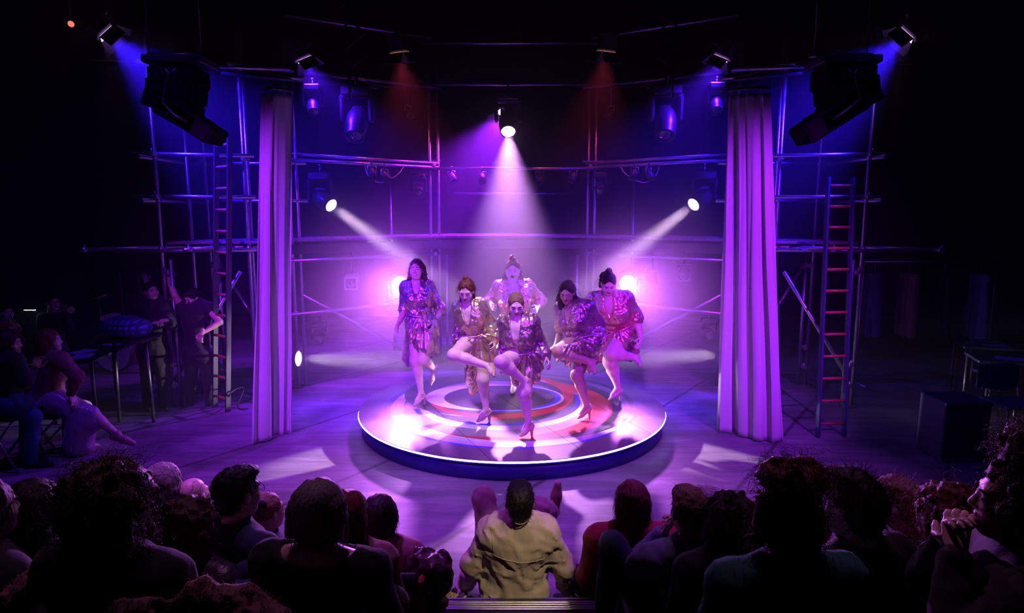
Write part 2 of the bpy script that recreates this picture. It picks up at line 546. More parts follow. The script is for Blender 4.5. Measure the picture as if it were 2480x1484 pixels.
def gallery():
    root = empty('scaffold_gallery', (0, 10.3, 0), 'steel tube scaffold gallery with a deck behind the dancers', 'scaffold')
    for x in (-1.28, -1.16, 1.20, 1.30):
        tube_part('pole', (x, 10.16 + (.08 if abs(x) < 1.22 else 0), 0), (x, 10.16 + (.08 if abs(x) < 1.22 else 0), 5.15), root)
    for x in (-2.1, 2.1):
        tube_part('pole', (x, 11.2, 0), (x, 11.2, 3.45), root)
    for x in (-1.05, 1.05):
        tube_part('pole', (x, 10.25, 0), (x, 10.25, 1.75), root)
    tube_part('rail', (-1.4, 10.1, 4.95), (1.4, 10.1, 4.95), root)
    tube_part('rail', (-1.4, 10.1, 4.35), (1.4, 10.1, 4.35), root)
    for s in (-1, 1):
        tube_part('rail', (s * 1.15, 10.2, 3.12), (s * 3.0, 8.72, 3.12), root)
        tube_part('rail', (s * 1.15, 10.2, 3.18), (s * 2.95, 8.78, 3.2), root)
        tube_part('light_bar', (s * 1.1, 10.2, 4.32), (s * 3.4, 8.0, 4.18), root)
        tube_part('light_bar', (s * 1.9, 9.35, 4.16), (s * 3.45, 7.92, 4.06), root, M_DARKSTEEL)
        tube_part('rail', (s * 1.2, 11.15, 3.3), (s * 2.5, 11.15, 3.3), root)
        tube_part('top_bar', (s * 1.2, 10.0, 5.0), (s * 3.0, 8.9, 5.0), root)
        for z in (3.14, 4.33, 1.78, 1.05, 2.0):
            coupler((s * 1.22, 10.15, z), root)
        for i in range(4):
            a = V(s * 1.1, 10.2 + i * .24, DECK); b = V(s * 3.0, 8.72 + i * .24, DECK)
            d = unit(b - a); L = np.linalg.norm(b - a)
            MB().box((a + b) / 2 + V(0, 0, .005 * (i % 2)), (L, .19, .036), (d, V(-d[1], d[0], 0), V(0, 0, 1)), bev=.004).build('deck_board', M_DECK, root)
        MB().box(((V(s * 1.1, 10.1, DECK - .12) + V(s * 3.0, 8.62, DECK - .12)) / 2), (2.4, .03, .13), (unit(V(s * 1.9, -1.48, 0)), unit(V(1.48, s * 1.9, 0)), V(0, 0, 1))).build('fascia', M_BLACK, root)
    tube_part('rail', (-1.4, 10.12, 3.1), (1.4, 10.12, 3.1), root)
    tube_part('rail', (-1.0, 11.2, 2.75), (1.0, 11.2, 2.75), root)
    for i in range(4):
        MB().box((0, 10.25 + i * .24, DECK + .005 * (i % 2)), (2.3, .225, .036), bev=.004).build('deck_board', M_DECK, root)
    MB().box((0, 10.12, DECK - .12), (2.3, .03, .13)).build('fascia', M_BLACK, root)
    return root
gal = gallery()

# ------------------------------------------------------------------ lights
M_LENS_OFF = mat('dark_lens', (.05, .045, .06), rough=.08, spec=.9, noise=.2, nscale=30)
def moving_head(p, aim, size, label, on=None, hung=True, lens_mat=None, name='moving_head_light'):
    """p: lens centre, aim: direction, size: lens radius"""
    p = V(p); d = unit(aim); s = size / .11
    body_c = p - d * .26 * s
    u = 1 if hung else -1
    base_c = body_c + V(0, 0, u * .33 * s)
    root = empty(name, base_c, label, 'stage light')
    MB().box(base_c, (.34 * s, .26 * s, .13 * s), bev=.025 * s).build('base', M_PLASTIC, root)
    if hung:
        c = MB().tube(base_c + V(0, 0, .05 * s), base_c + V(0, 0, .15 * s), .02 * s, n=8)
        c.lathe(base_c + V(-.02 * s, 0, .17 * s), (1, 0, 0), [(0, .03 * s), (0.04 * s, .03 * s)], n=10)
        c.build('clamp', M_DARKSTEEL, root)
    y = MB()
    for q in (-1, 1):
        y.box(body_c + V(q * .175 * s, 0, u * .13 * s), (.055 * s, .15 * s, .34 * s), bev=.02 * s)
    y.box(body_c + V(0, 0, u * .265 * s), (.38 * s, .16 * s, .05 * s), bev=.015 * s)
    y.build('yoke', M_PLASTIC, root)
    h = MB().lathe(p - d * .40 * s, d, [(0, .05 * s), (.02 * s, .10 * s), (.12 * s, .135 * s), (.26 * s, .14 * s), (.33 * s, .128 * s), (.40 * s, .118 * s), (.415 * s, .118 * s), (.415 * s, .105 * s), (.385 * s, .104 * s)], n=24)
    hd = h.build('head', M_PLASTIC, root)
    MB().lathe(p - d * .004, d, [(-.02 * s, .104 * s), (0, .104 * s), (.012 * s, .07 * s), (.018 * s, .0001)], n=24).build('lens', lens_mat or M_LENS_OFF, root)
    rv = MB()
    for k in range(5):
        rv.box(p - d * (.30 - k * .03) * s + V(0, 0, .135 * s), (.12 * s, .012 * s, .02 * s))
    rv.build('cooling_fin', M_DARKSTEEL, root)
    return root
M_BEAM = emission('lamp_white', (.78, .40, 1.0), 9)
stage_pt = lambda x, y, z=DZ: V(x, y, z)
def on_head(px, py, Y, target, label, lens_r, energy, color, size, blend, hung=True, lens=None):
    p = atY(px, py, Y)
    d = unit(V(target) - p)
    r = moving_head(p, d, lens_r, label, on=True, hung=hung, lens_mat=lens or M_BEAM)
    spot('beam', p + d * .03, target, energy, color, size, blend, lens_r * .7, parent=r)
    return r
PK = (1.0, .66, .92)
RIM = (1.0, .74, .92)
LAV = (.64, .15, 1.0)
pl = atZ(985, 1030, DZ); prt = atZ(1525, 1025, DZ)
on_head(1231, 318, 9.6, (.0, 6.9, .7), 'lit moving head light hanging high above the centre of the stage', .11, 4000, (.84, .36, 1.0), 33, .95)
on_head(802, 497, 9.2, prt, 'lit moving head light on the left gallery rail', .10, 6000, PK, 10.5, .6)
on_head(1680, 495, 9.2, pl, 'lit moving head light on the right gallery rail', .10, 6000, PK, 10.5, .6)
on_head(968, 688, 9.7, (-1.0, 2.0, 1.2), 'lit lamp facing the audience behind the leftmost dancer', .125, 1500, LAV, 52, 1, hung=False)
on_head(1520, 685, 9.7, (1.0, 2.0, 1.2), 'lit lamp facing the audience behind the rightmost dancer', .125, 1500, LAV, 52, 1, hung=False)
on_head(722, 868, 8.42, (0.6, 7.8, .55), 'lit moving head light low beside the left curtain', .11, 3600, RIM, 16, .9, hung=False)
on_head(1752, 858, 8.42, (-.6, 7.8, .55), 'lit moving head light low behind the right curtain', .11, 3600, RIM, 16, .9, hung=False)

def flood(p, aim, label, w, h, col, estr, energy, size, target=None, up=(0, 0, 1), doors=True, color=None, blend=.7):
    """box flood lamp with barn doors"""
    p = V(p); s, d, u = frame(aim, up)
    root = empty('flood_lamp', p - d * .2, label, 'stage light')
    MB().box(p - d * .13, (w, .24, h), (s, d, u), bev=.02).build('housing', M_BLACK, root)
    MB().box(p + d * .002, (w * .9, .012, h * .9), (s, d, u)).build('lamp_window', emission('flood_' + label[:24], col, estr), root)
    for q, (ax, ex, L) in enumerate(((u, s, w), (-u, s, w), (s, u, h), (-s, u, h))):
        off = h / 2 if q < 2 else w / 2
        a = unit(ax * .55 + d * .83)
        c = p + ax * off + a * .08
        MB().box(c, (L * 1.05, .16, .006), (ex, a, np.cross(ex, a))).build('barn_door', M_BLACK, root)
    b = MB()
    for q in (-1, 1):
        b.box(p - d * .13 + s * q * (w / 2 + .015), (.012, .03, h * 1.5), (s, d, u))
    b.build('bracket', M_DARKSTEEL, root)
    MB().tube(p - d * .13 + u * h * .75 - s * w * .55, p - d * .13 + u * h * .75 + s * w * .55, .012, n=8).build('bracket_bar', M_DARKSTEEL, root)
    spot('flood_beam', p + d * .03, p + d * 3 if target is None else target, energy, color or col, size, blend, .08, parent=root)
    return root
VI, BL = (.50, .12, 1.0), (.10, .07, 1.0)
flood(atY(735, 145, 8.4), V(.45, .25, -1), 'purple flood lamp with barn doors above the left curtain', .22, .2, (.62, .2, 1), 5, 650, 85, color=(.07, .005, 1))
flood(atY(1748, 142, 8.4), V(-.45, .25, -1), 'purple flood lamp with barn doors above the right curtain', .22, .2, (.62, .2, 1), 5, 650, 85, color=(.07, .005, 1))
flood(atY(258, 82, 7.2), V(.85, .55, -.95), 'blue flood lamp at the upper left, lit slit facing right', .3, .2, (.75, .35, 1), 5, 1900, 72, color=(.03, .005, 1))
flood(atY(2196, 86, 7.2), V(-.85, .55, -.95), 'blue flood lamp at the upper right, lit slit facing left', .3, .2, (.75, .35, 1), 5, 1900, 72, color=(.03, .005, 1))
flood(atY(1215, 272, 10.6), V(-.35, -.2, -1), 'violet flood lamp hanging behind the central moving head', .28, .2, (.62, .25, 1), 5, 2200, 95, color=(.30, .012, 1))
flood(atY(968, 128, 9.2), V(.1, .2, -1), 'dim red flood lamp at the top left of centre', .24, .18, (1, .35, .25), 1.2, 120, 75, color=(1, .07, .16))
flood(atY(1468, 126, 9.2), V(-.1, .2, -1), 'dim red flood lamp at the top right of centre', .24, .18, (1, .35, .25), 1.0, 90, 75, color=(1, .07, .16))

# front lights on a bar over the audience (behind and above the camera)
fb = empty('front_light_bar', (0, .6, 4.6), 'black lighting bar above the audience', 'light bar')
MB().tube((-4.5, .6, 4.6), (4.5, .6, 4.6), .025).build('bar', M_DARKSTEEL, fb)
for i, x in enumerate((-4.0, 4.0)):
    MB().tube((x, .6, 4.6), (x, .6, 7.5), .01, n=6).build('hanger', M_DARKSTEEL, fb)
def profile_lamp(x, target, energy, col, size, blend, label, p=None):
    p = V(x, .62, 4.42) if p is None else V(p)
    d = unit(V(target) - p)
    root = empty('profile_lamp', p, label, 'stage light')
    MB().lathe(p - d * .1, d, [(0, .07), (.05, .1), (.3, .1), (.32, .075), (.5, .075), (.5, .06)], n=16).build('body', M_BLACK, root)
    MB().tube(p + V(0, 0, .04), p + V(0, 0, .155), .015, n=8).build('clamp', M_DARKSTEEL, root)
    spot('profile_beam', p + d * .45, target, energy, col, size, blend, .06, parent=root)
profile_lamp(-3.0, (-.2, 7.0, 1.0), 1100, (.26, .03, 1.0), 30, .6, 'front profile lamp with violet filter on the left of the bar')
profile_lamp(3.0, (.2, 7.0, 1.0), 950, (.34, .03, 1.0), 30, .6, 'front profile lamp with violet filter on the right of the bar')
profile_lamp(1.2, atZ(1262, 1360, .4), 300, (1.0, .78, .56), 9.5, .6, 'front profile lamp with warm light aimed at the reclining man')
profile_lamp(-3.8, (-2.6, 6.6, 1.7), 2700, (.33, .02, 1.0), 34, .8, 'front profile lamp aimed at the left curtain')
profile_lamp(3.8, (2.6, 6.6, 1.7), 2700, (.37, .02, 1.0), 34, .8, 'front profile lamp aimed at the right curtain')
ob = empty('overhead_light_bar', (0, 4.7, 6.4), 'black lighting bar above the front of the stage floor', 'light bar')
MB().tube((-3.5, 4.7, 6.4), (3.5, 4.7, 6.4), .025).build('bar', M_DARKSTEEL, ob)
for x in (-3.2, 3.2):
    MB().tube((x, 4.7, 6.4), (x, 4.7, 7.5), .01, n=6).build('hanger', M_DARKSTEEL, ob)
profile_lamp(0, (-1.5, 4.9, 0), 1000, (.42, .05, 1.0), 54, .9, 'overhead lamp washing the floor left of the aisle', p=(-2.0, 4.7, 6.22))
profile_lamp(0, (1.5, 4.9, 0), 950, (.40, .045, 1.0), 54, .9, 'overhead lamp washing the floor right of the aisle', p=(2.0, 4.7, 6.22))
profile_lamp(0, (-2.3, 2.3, 1.1), 130, (.80, .30, .85), 62, .9, 'overhead lamp on the bar rimming the left block of spectators', p=(-1.0, 4.7, 6.22))
profile_lamp(0, (2.3, 2.3, 1.1), 130, (.80, .26, .78), 62, .9, 'overhead lamp on the bar rimming the right block of spectators', p=(1.0, 4.7, 6.22))
profile_lamp(0, (-.2, 6.7, .9), 650, (1.0, .78, .66), 22, .7, 'overhead warm white lamp on the bar lighting the dancers from above', p=(-.3, 4.7, 6.22))
profile_lamp(0, (-4.6, 6.9, .8), 200, (.13, .02, 1.0), 56, .9, 'overhead lamp with blue filter aimed into the left wing', p=(-3.0, 4.7, 6.22))  # added fill, brightens the people in the left wing
profile_lamp(0, (4.8, 6.9, .6), 90, (.10, .02, 1.0), 56, .9, 'overhead lamp with blue filter aimed into the right wing', p=(3.0, 4.7, 6.22))  # matching added fill for the right wing, weaker
# ------------------------------------------------------------------ signed distance volumes -> one continuous skin
_rng = np.random.RandomState(7)
_LAT = _rng.rand(32, 32, 32).astype(np.float32) * 2 - 1
def vnoise(x, y, z):
    x, y, z = np.broadcast_arrays(x, y, z)
    xi, yi, zi = np.floor(x).astype(int), np.floor(y).astype(int), np.floor(z).astype(int)
    fx, fy, fz = x - xi, y - yi, z - zi
    fx, fy, fz = fx * fx * (3 - 2 * fx), fy * fy * (3 - 2 * fy), fz * fz * (3 - 2 * fz)
    L = lambda a, b, c: _LAT[(xi + a) & 31, (yi + b) & 31, (zi + c) & 31]
    c00 = L(0, 0, 0) * (1 - fx) + L(1, 0, 0) * fx
    c10 = L(0, 1, 0) * (1 - fx) + L(1, 1, 0) * fx
    c01 = L(0, 0, 1) * (1 - fx) + L(1, 0, 1) * fx
    c11 = L(0, 1, 1) * (1 - fx) + L(1, 1, 1) * fx
    return (c00 * (1 - fy) + c10 * fy) * (1 - fz) + (c01 * (1 - fy) + c11 * fy) * fz

class Cap:
    """tapered capsule, optionally squashed along axis fl (factor fk>1 = thinner)"""
    def __init__(s, a, b, ra, rb=None, k=.02, fl=None, fk=1.0):
        s.a, s.b, s.ra, s.rb, s.k = V(a), V(b), ra, ra if rb is None else rb, k
        s.fl = None if fl is None else unit(fl); s.fk = fk
        r = max(s.ra, s.rb)
        s.lo = np.minimum(s.a, s.b) - r; s.hi = np.maximum(s.a, s.b) + r
    def f(s, X, Y, Z):
        ab = s.b - s.a
        L = max(np.dot(ab, ab), 1e-9)
        px, py, pz = X - s.a[0], Y - s.a[1], Z - s.a[2]
        t = np.clip((px * ab[0] + py * ab[1] + pz * ab[2]) / L, 0, 1)
        dx, dy, dz = px - t * ab[0], py - t * ab[1], pz - t * ab[2]
        q = dx * dx + dy * dy + dz * dz
        if s.fl is not None:
            e = dx * s.fl[0] + dy * s.fl[1] + dz * s.fl[2]
            q = q + e * e * (s.fk ** 2 - 1)
        return np.sqrt(q) - (s.ra + (s.rb - s.ra) * t)
class Ell:
    def __init__(s, c, r, ax=None, k=.03):
        s.c = V(c); s.r = V(r); s.k = k
        s.R = np.eye(3) if ax is None else np.array([unit(q) for q in ax])
        e = np.sqrt(((s.R * s.r[:, None]) ** 2).sum(0))
        s.lo = s.c - e; s.hi = s.c + e
    def f(s, X, Y, Z):
        px, py, pz = X - s.c[0], Y - s.c[1], Z - s.c[2]
        k0 = 0; k1 = 0
        for i in range(3):
            q = px * s.R[i, 0] + py * s.R[i, 1] + pz * s.R[i, 2]
            k0 = k0 + (q / s.r[i]) ** 2
            k1 = k1 + (q / s.r[i] ** 2) ** 2
        k0 = np.sqrt(k0); k1 = np.sqrt(k1) + 1e-6
        return k0 * (k0 - 1) / k1
def smin(a, b, k):
    if k <= 0: return np.minimum(a, b)
    h = np.maximum(k - np.abs(a - b), 0) / k
    return np.minimum(a, b) - h * h * k * .25
class Vol:
    def __init__(s, prims, h, pad=.03):
        lo = np.min([p.lo for p in prims], axis=0) - pad
        hi = np.max([p.hi for p in prims], axis=0) + pad
        s.o, s.h = lo, h
        s.n = np.ceil((hi - lo) / h).astype(int) + 1
        s.d = np.full(s.n, .5, dtype=np.float32)
        s.ax = [(lo[i] + h * np.arange(s.n[i])).astype(np.float32) for i in range(3)]
        for p in prims: s.add(p)
    def reg(s, lo, hi, m):
        a = np.clip(np.floor((lo - m - s.o) / s.h).astype(int), 0, s.n)
        b = np.clip(np.ceil((hi + m - s.o) / s.h).astype(int) + 1, 0, s.n)
        sl = tuple(slice(a[i], b[i]) for i in range(3))
        return sl, s.ax[0][sl[0]][:, None, None], s.ax[1][sl[1]][None, :, None], s.ax[2][sl[2]][None, None, :]
    def add(s, p):
        sl, X, Y, Z = s.reg(p.lo, p.hi, p.k + 3 * s.h + .01)
        if min(X.size, Y.size, Z.size) == 0: return
        s.d[sl] = smin(s.d[sl], p.f(X, Y, Z).astype(np.float32), p.k)
    def sub(s, p):
        sl, X, Y, Z = s.reg(p.lo, p.hi, p.k + 3 * s.h + .01)
        if min(X.size, Y.size, Z.size) == 0: return
        s.d[sl] = -smin(-s.d[sl], p.f(X, Y, Z).astype(np.float32), p.k)
    def half(s, pt, n):
        """cut away everything on the side n points to"""
        n = unit(n); pt = V(pt)
        X, Y, Z = s.ax[0][:, None, None], s.ax[1][None, :, None], s.ax[2][None, None, :]
        s.d = np.maximum(s.d, (X - pt[0]) * n[0] + (Y - pt[1]) * n[1] + (Z - pt[2]) * n[2]).astype(np.float32)
    def warp(s, fn):
        """d += fn(x,y,z), only near the surface"""
        m = np.abs(s.d) < .06
        i, j, k = np.nonzero(m)
        s.d[m] += fn(s.ax[0][i], s.ax[1][j], s.ax[2][k]).astype(np.float32)
    def shell(s, t):
        s.d = np.maximum(s.d, -(s.d + t))
    def mesh(s):
        d = s.d
        d[0] = d[-1] = .5; d[:, 0] = d[:, -1] = .5; d[:, :, 0] = d[:, :, -1] = .5
        S = d < 0
        n = np.array(d.shape) - 1
        cnt = np.zeros(n, dtype=np.int8)
        offs = [(i, j, k) for i in (0, 1) for j in (0, 1) for k in (0, 1)]
        for (i, j, k) in offs:
            cnt += S[i:n[0] + i, j:n[1] + j, k:n[2] + k]
        act = (cnt > 0) & (cnt < 8)
        ci = np.argwhere(act)
        idx = np.full(n, -1, dtype=np.int64)
        idx[act] = np.arange(len(ci))
        val = {o: d[ci[:, 0] + o[0], ci[:, 1] + o[1], ci[:, 2] + o[2]] for o in offs}
        acc = np.zeros((len(ci), 3)); num = np.zeros(len(ci))
        for a in offs:
            for ax in range(3):
                if a[ax] == 0:
                    b = list(a); b[ax] = 1; b = tuple(b)
                    va, vb = val[a], val[b]
                    cr = (va < 0) != (vb < 0)
                    t = np.where(cr, va / np.where(cr, va - vb, 1), 0)
                    p = np.array(a, float)[None, :].repeat(len(ci), 0)
                    p[:, ax] = t
                    acc[cr] += p[cr]; num[cr] += 1
        P = s.o + s.h * (ci + acc / np.maximum(num, 1)[:, None])
        Fs = []
        for ax in range(3):
            u, w = (ax + 1) % 3, (ax + 2) % 3
            sa = [slice(1, n[q]) for q in range(3)]
            sa[ax] = slice(0, n[ax])
            sb = list(sa); sb[ax] = slice(1, n[ax] + 1)
            A, B = S[tuple(sa)], S[tuple(sb)]
            e = np.argwhere(A != B)
            if len(e) == 0: continue
            flip = A[tuple(e.T)]
            for q in range(3):
                if q != ax: e[:, q] += 1
            def cell(du, dw):
                c = e.copy(); c[:, u] += du; c[:, w] += dw
                return idx[c[:, 0], c[:, 1], c[:, 2]]
            q = np.stack([cell(-1, -1), cell(0, -1), cell(0, 0), cell(-1, 0)], 1)
            q[~flip] = q[~flip][:, ::-1]
            Fs.append(q)
        return P, np.concatenate(Fs)
def join(*mf):
    vs_, fs, o = [], [], 0
    for v, f in mf:
        vs_.append(v); fs.append(f + o); o += len(v)
    return np.concatenate(vs_), np.concatenate(fs)
def sdf_obj(name, prims, m, parent, h, subs=(), warp=None, cuts=(), shell=None):
    v = Vol(prims, h)
    if warp: v.warp(warp)
    if shell: v.shell(shell)
    for p in subs: v.sub(p)
    for c in cuts: v.half(*c)
    P, Fq = v.mesh()
    return mesh_obj(name, P, Fq, m, parent)

# ------------------------------------------------------------------ anatomy
def head_prims(c, hf, hu, s=1.0, fat=1.0):
    hf = unit(hf); sd = unit(np.cross(hf, hu)); hu = np.cross(sd, hf)
    A = (sd, hf, hu)
    W = lambda x, y, z: V(c) + (sd * x + hf * y + hu * z) * s
    P = [Ell(W(0, -.014, .030), V(.071, .091, .083) * s, A, .02), Ell(W(0, .022, -.034), V(.056 * fat, .064, .076) * s, A, .03),
         Cap(W(-.022 * fat, .045, -.082), W(.022 * fat, .045, -.082), .024 * s, k=.03), Cap(W(0, .066, -.088), W(0, .066, -.09), .017 * s, k=.03),
         Ell(W(-.036 * fat, .054, -.024), V(.027, .027, .030) * s * fat, A, .03), Ell(W(.036 * fat, .054, -.024), V(.027, .027, .030) * s * fat, A, .03),
         Cap(W(-.034, .070, .026), W(.034, .070, .026), .014 * s, k=.02)]
    subs = [Ell(W(q * .031, .100, .006), V(.017, .018, .013) * s, A, .014) for q in (-1, 1)]
    post = [Ell(W(q * .031, .0735, .005), V(.0135, .0125, .0115) * s, A, .004) for q in (-1, 1)]
    post += [Cap(W(0, .083, .014), W(0, .102, -.022), .0075 * s, .0105 * s, k=.012), Cap(W(-.011, .092, -.026), W(.011, .092, -.026), .0085 * s, k=.008),
             Ell(W(0, .080, -.049), V(.023, .012, .0065) * s, A, .008), Ell(W(0, .080, -.059), V(.019, .012, .007) * s, A, .008)]
    post += [Ell(W(q * .074, -.004, -.006), V(.010, .021, .032) * s, (unit(sd + hf * q * .3), hf, hu), .006) for q in (-1, 1)]
    return P, subs, post, W, A
def hand_prims(w, d, n, thumb, curl=.5, s=1.0, spread=1.0):
    """w wrist, d direction of the fingers, n back-of-hand normal, thumb: +1/-1 side"""
    d = unit(d); n = unit(n - d * np.dot(n, d)); sd = np.cross(d, n) * thumb
    P = [Cap(w - d * .05 * s, w + d * .01 * s, .024 * s, .023 * s, k=.012, fl=n, fk=1.25)]
    for q in (-1, -.35, .35, 1):
        P.append(Cap(w + d * .015 * s + sd * q * .016 * s, w + d * .078 * s + sd * q * .026 * s, .017 * s, .0135 * s, k=.014, fl=n, fk=1.2))
    for q, L in ((1, .070), (.35, .080), (-.33, .075), (-1, .060)):
        p = w + d * .082 * s + sd * q * .0275 * s
        a = 0
        dirv = unit(d + sd * q * .10 * spread)
        for seg, fr in enumerate((.45, .32, .23)):
            a += curl * (.75, .95, .7)[seg]
            dd = dirv * math.cos(a) - n * math.sin(a)
            e = p + dd * L * fr * s
            P.append(Cap(p, e, (.0092 - seg * .0009) * s, (.0083 - seg * .0009) * s, k=.004))
            p = e
    p = w + d * .022 * s + sd * .026 * s - n * .004 * s
    d1 = unit(d * .62 + sd * .72 - n * .28)
    e = p + d1 * .042 * s
    P.append(Cap(p, e, .0135 * s, .0105 * s, k=.012))
    d2 = unit(d * .9 + sd * (.35 - .3 * curl) - n * (.25 + .4 * curl))
    e2 = e + d2 * .030 * s
    P.append(Cap(e, e2, .0103 * s, .0095 * s, k=.005))
    P.append(Cap(e2, e2 + unit(d2 - n * curl * .5) * .024 * s, .0095 * s, .0078 * s, k=.005))
    return P
def limb_arm(sh, el, wr, b):
    return [Cap(sh, sh, .056 * b, k=.05), Cap(sh, el, .048 * b, .037 * b, k=.03), Cap(el, el + (wr - el) * .35, .037 * b, .037 * b, k=.02), Cap(el + (wr - el) * .3, wr, .036 * b, .0245, k=.02)]
def limb_leg(hi, kn, an, b):
    d = unit(an - kn); t = unit(kn - hi)
    back = unit((hi - kn) * .5 + (an - kn) * .5) if np.linalg.norm(np.cross(d, t)) > .15 else V(0, 1, 0)
    return [Cap(hi, kn, .094 * b, .057 * b, k=.05), Cap(kn, kn, .055 * b, k=.04), Cap(kn, kn + (an - kn) * .33 + back * .012, .050 * b, .054 * b, k=.04),
            Cap(kn + (an - kn) * .33 + back * .012, an, .055 * b, .031 * min(b, 1.15), k=.03)]
def torso(J, b, bust=1.0, male=False):
    pel, nek = J['pel'], J['nek']
    sd = unit(J['shR'] - J['shL']); up = unit(nek - pel); fw = unit(np.cross(up, sd))
    if np.dot(fw, J['fwd']) < 0: fw = -fw
    L = np.linalg.norm(nek - pel)
    hs = unit(J['hiR'] - J['hiL'])
    A = (sd, fw, up); Ah = (hs, unit(np.cross(up, hs)), up)
    at = lambda t, f=0, x=0: pel + up * L * t + fw * f + sd * x
    if 'bend' in J:    # curve of the spine
        at0 = at
        at = lambda t, f=0, x=0: at0(t, f, x) - fw * J['bend'] * math.sin(math.pi * min(max(t, 0), 1))
    w = 1.12 if male else 1.0
    P = [Ell(at(-.02), V(.158 * b, .115 * b, .125), Ah, .05), Ell(at(.28), V(.127 * b * w, .094 * b, .13), A, .06), Ell(at(.62), V(.142 * b * w, .102 * b, .17), A, .06),
         Ell(at(.80), V(.15 * b * w, .09 * b, .10), A, .06),
         Cap(J['shL'], J['shR'], .054 * b, k=.05), Cap(at(1.03, -.012), J['shL'] - up * .01, .045 * b, .042, k=.05), Cap(at(1.03, -.012), J['shR'] - up * .01, .045 * b, .042, k=.05),
         Cap(J['hiL'], J['hiR'], .09 * b, k=.05)]
    P += [Ell(at(-.10, -.055 * b, q * .075 * b), V(.085, .08, .09) * b, A, .05) for q in (-1, 1)]
    if bust:
        P += [Ell(at(.60, .075 * b, q * .066 * b), V(.062, .055, .062) * bust * b, A, .035) for q in (-1, 1)]
    return P, at, (sd, fw, up)
def solve(par, px, py, L, near=True):
    """point on the sight line through a joint's place at bone length L from its parent joint"""
    r = unit(ray(px, py)); o = CAMP
    oc = o - par
    b = np.dot(oc, r); c = np.dot(oc, oc) - L * L
    disc = b * b - c
    if disc <= 0:
        return o + r * (-b)
    q = math.sqrt(disc)
    return o + r * (-b - q if near else -b + q)
# ------------------------------------------------------------------ people materials
def skin(name, c):
    m = mat(name, c, rough=.45, noise=.12, nscale=25, bump=.05, bscale=120)
    return m
SK_A = skin('skin_light', (.78, .52, .43)); SK_B = skin('skin_medium', (.60, .38, .29)); SK_C = skin('skin_fair', (.84, .62, .54))
M_LIP = mat('lips', (.40, .07, .09), rough=.35)
M_EYE = mat('eye_shadow_dark', (.06, .03, .035), rough=.4)
M_EYEW = mat('eye_white', (.75, .72, .7), rough=.2)
M_BROW = mat('eyebrow_hair', (.09, .05, .035), rough=.7)
M_TEETH = mat('teeth', (.85, .83, .78), rough=.25)
M_MOUTH = mat('mouth_dark', (.09, .015, .02), rough=.5)
def lame(name, c1, c2, c3):
    m = bpy.data.materials.new(name); m.use_nodes = True
    nt = m.node_tree; b = nt.nodes['Principled BSDF']
    b.inputs['Metallic'].default_value = .72
    b.inputs['Roughness'].default_value = .31
    tc = nt.nodes.new('ShaderNodeTexCoord')
    n = nt.nodes.new('ShaderNodeTexNoise'); n.inputs['Scale'].default_value = 5; n.inputs['Detail'].default_value = 3; n.inputs['Distortion'].default_value = 1.2
    nt.links.new(tc.outputs['Object'], n.inputs['Vector'])
    cr = nt.nodes.new('ShaderNodeValToRGB')
    e = cr.color_ramp.elements
    e[0].position = .36; e[0].color = (*c1, 1); e[1].position = .66; e[1].color = (*c2, 1)
    q = e.new(.5); q.color = (*c3, 1)
    nt.links.new(n.outputs['Fac'], cr.inputs[0]); nt.links.new(cr.outputs[0], b.inputs['Base Color'])
    w = nt.nodes.new('ShaderNodeTexNoise'); w.inputs['Scale'].default_value = 15; w.inputs['Detail'].default_value = 5; w.inputs['Distortion'].default_value = 2.0
    mp = nt.nodes.new('ShaderNodeMapping'); mp.inputs['Scale'].default_value = (1, 1, .45)
    nt.links.new(tc.outputs['Object'], mp.inputs[0]); nt.links.new(mp.outputs[0], w.inputs['Vector'])
    bp = nt.nodes.new('ShaderNodeBump'); bp.inputs['Strength'].default_value = .32; bp.inputs['Distance'].default_value = .02
    nt.links.new(w.outputs['Fac'], bp.inputs['Height']); nt.links.new(bp.outputs[0], b.inputs['Normal'])
    return m
LAME_A = lame('lame_bronze_green', (.42, .27, .20), (.58, .62, .30), (.66, .48, .34))
LAME_B = lame('lame_copper_rose', (.66, .17, .20), (.78, .62, .30), (.76, .30, .32))
LAME_C = lame('lame_violet_gold', (.34, .19, .28), (.62, .58, .28), (.50, .32, .34))
def hairmat(name, c, rough=.58):
    return mat(name, c, rough=rough, noise=.55, nscale=14, stretch=(7, 7, .8), bump=.2, bscale=30, spec=.3)
H_BROWN = hairmat('hair_brown', (.10, .05, .03)); H_DARK = hairmat('hair_dark_brown', (.03, .017, .012)); H_BLOND = hairmat('hair_dark_blond', (.33, .21, .12))
H_AUBURN = hairmat('hair_auburn', (.20, .06, .035)); H_RED = hairmat('hair_red', (.26, .045, .03)); H_GREY = hairmat('hair_grey', (.36, .32, .30)); H_BLACK = hairmat('hair_black', (.014, .010, .010))
M_SHOE = mat('tan_leather', (.62, .40, .30), rough=.35, noise=.1)

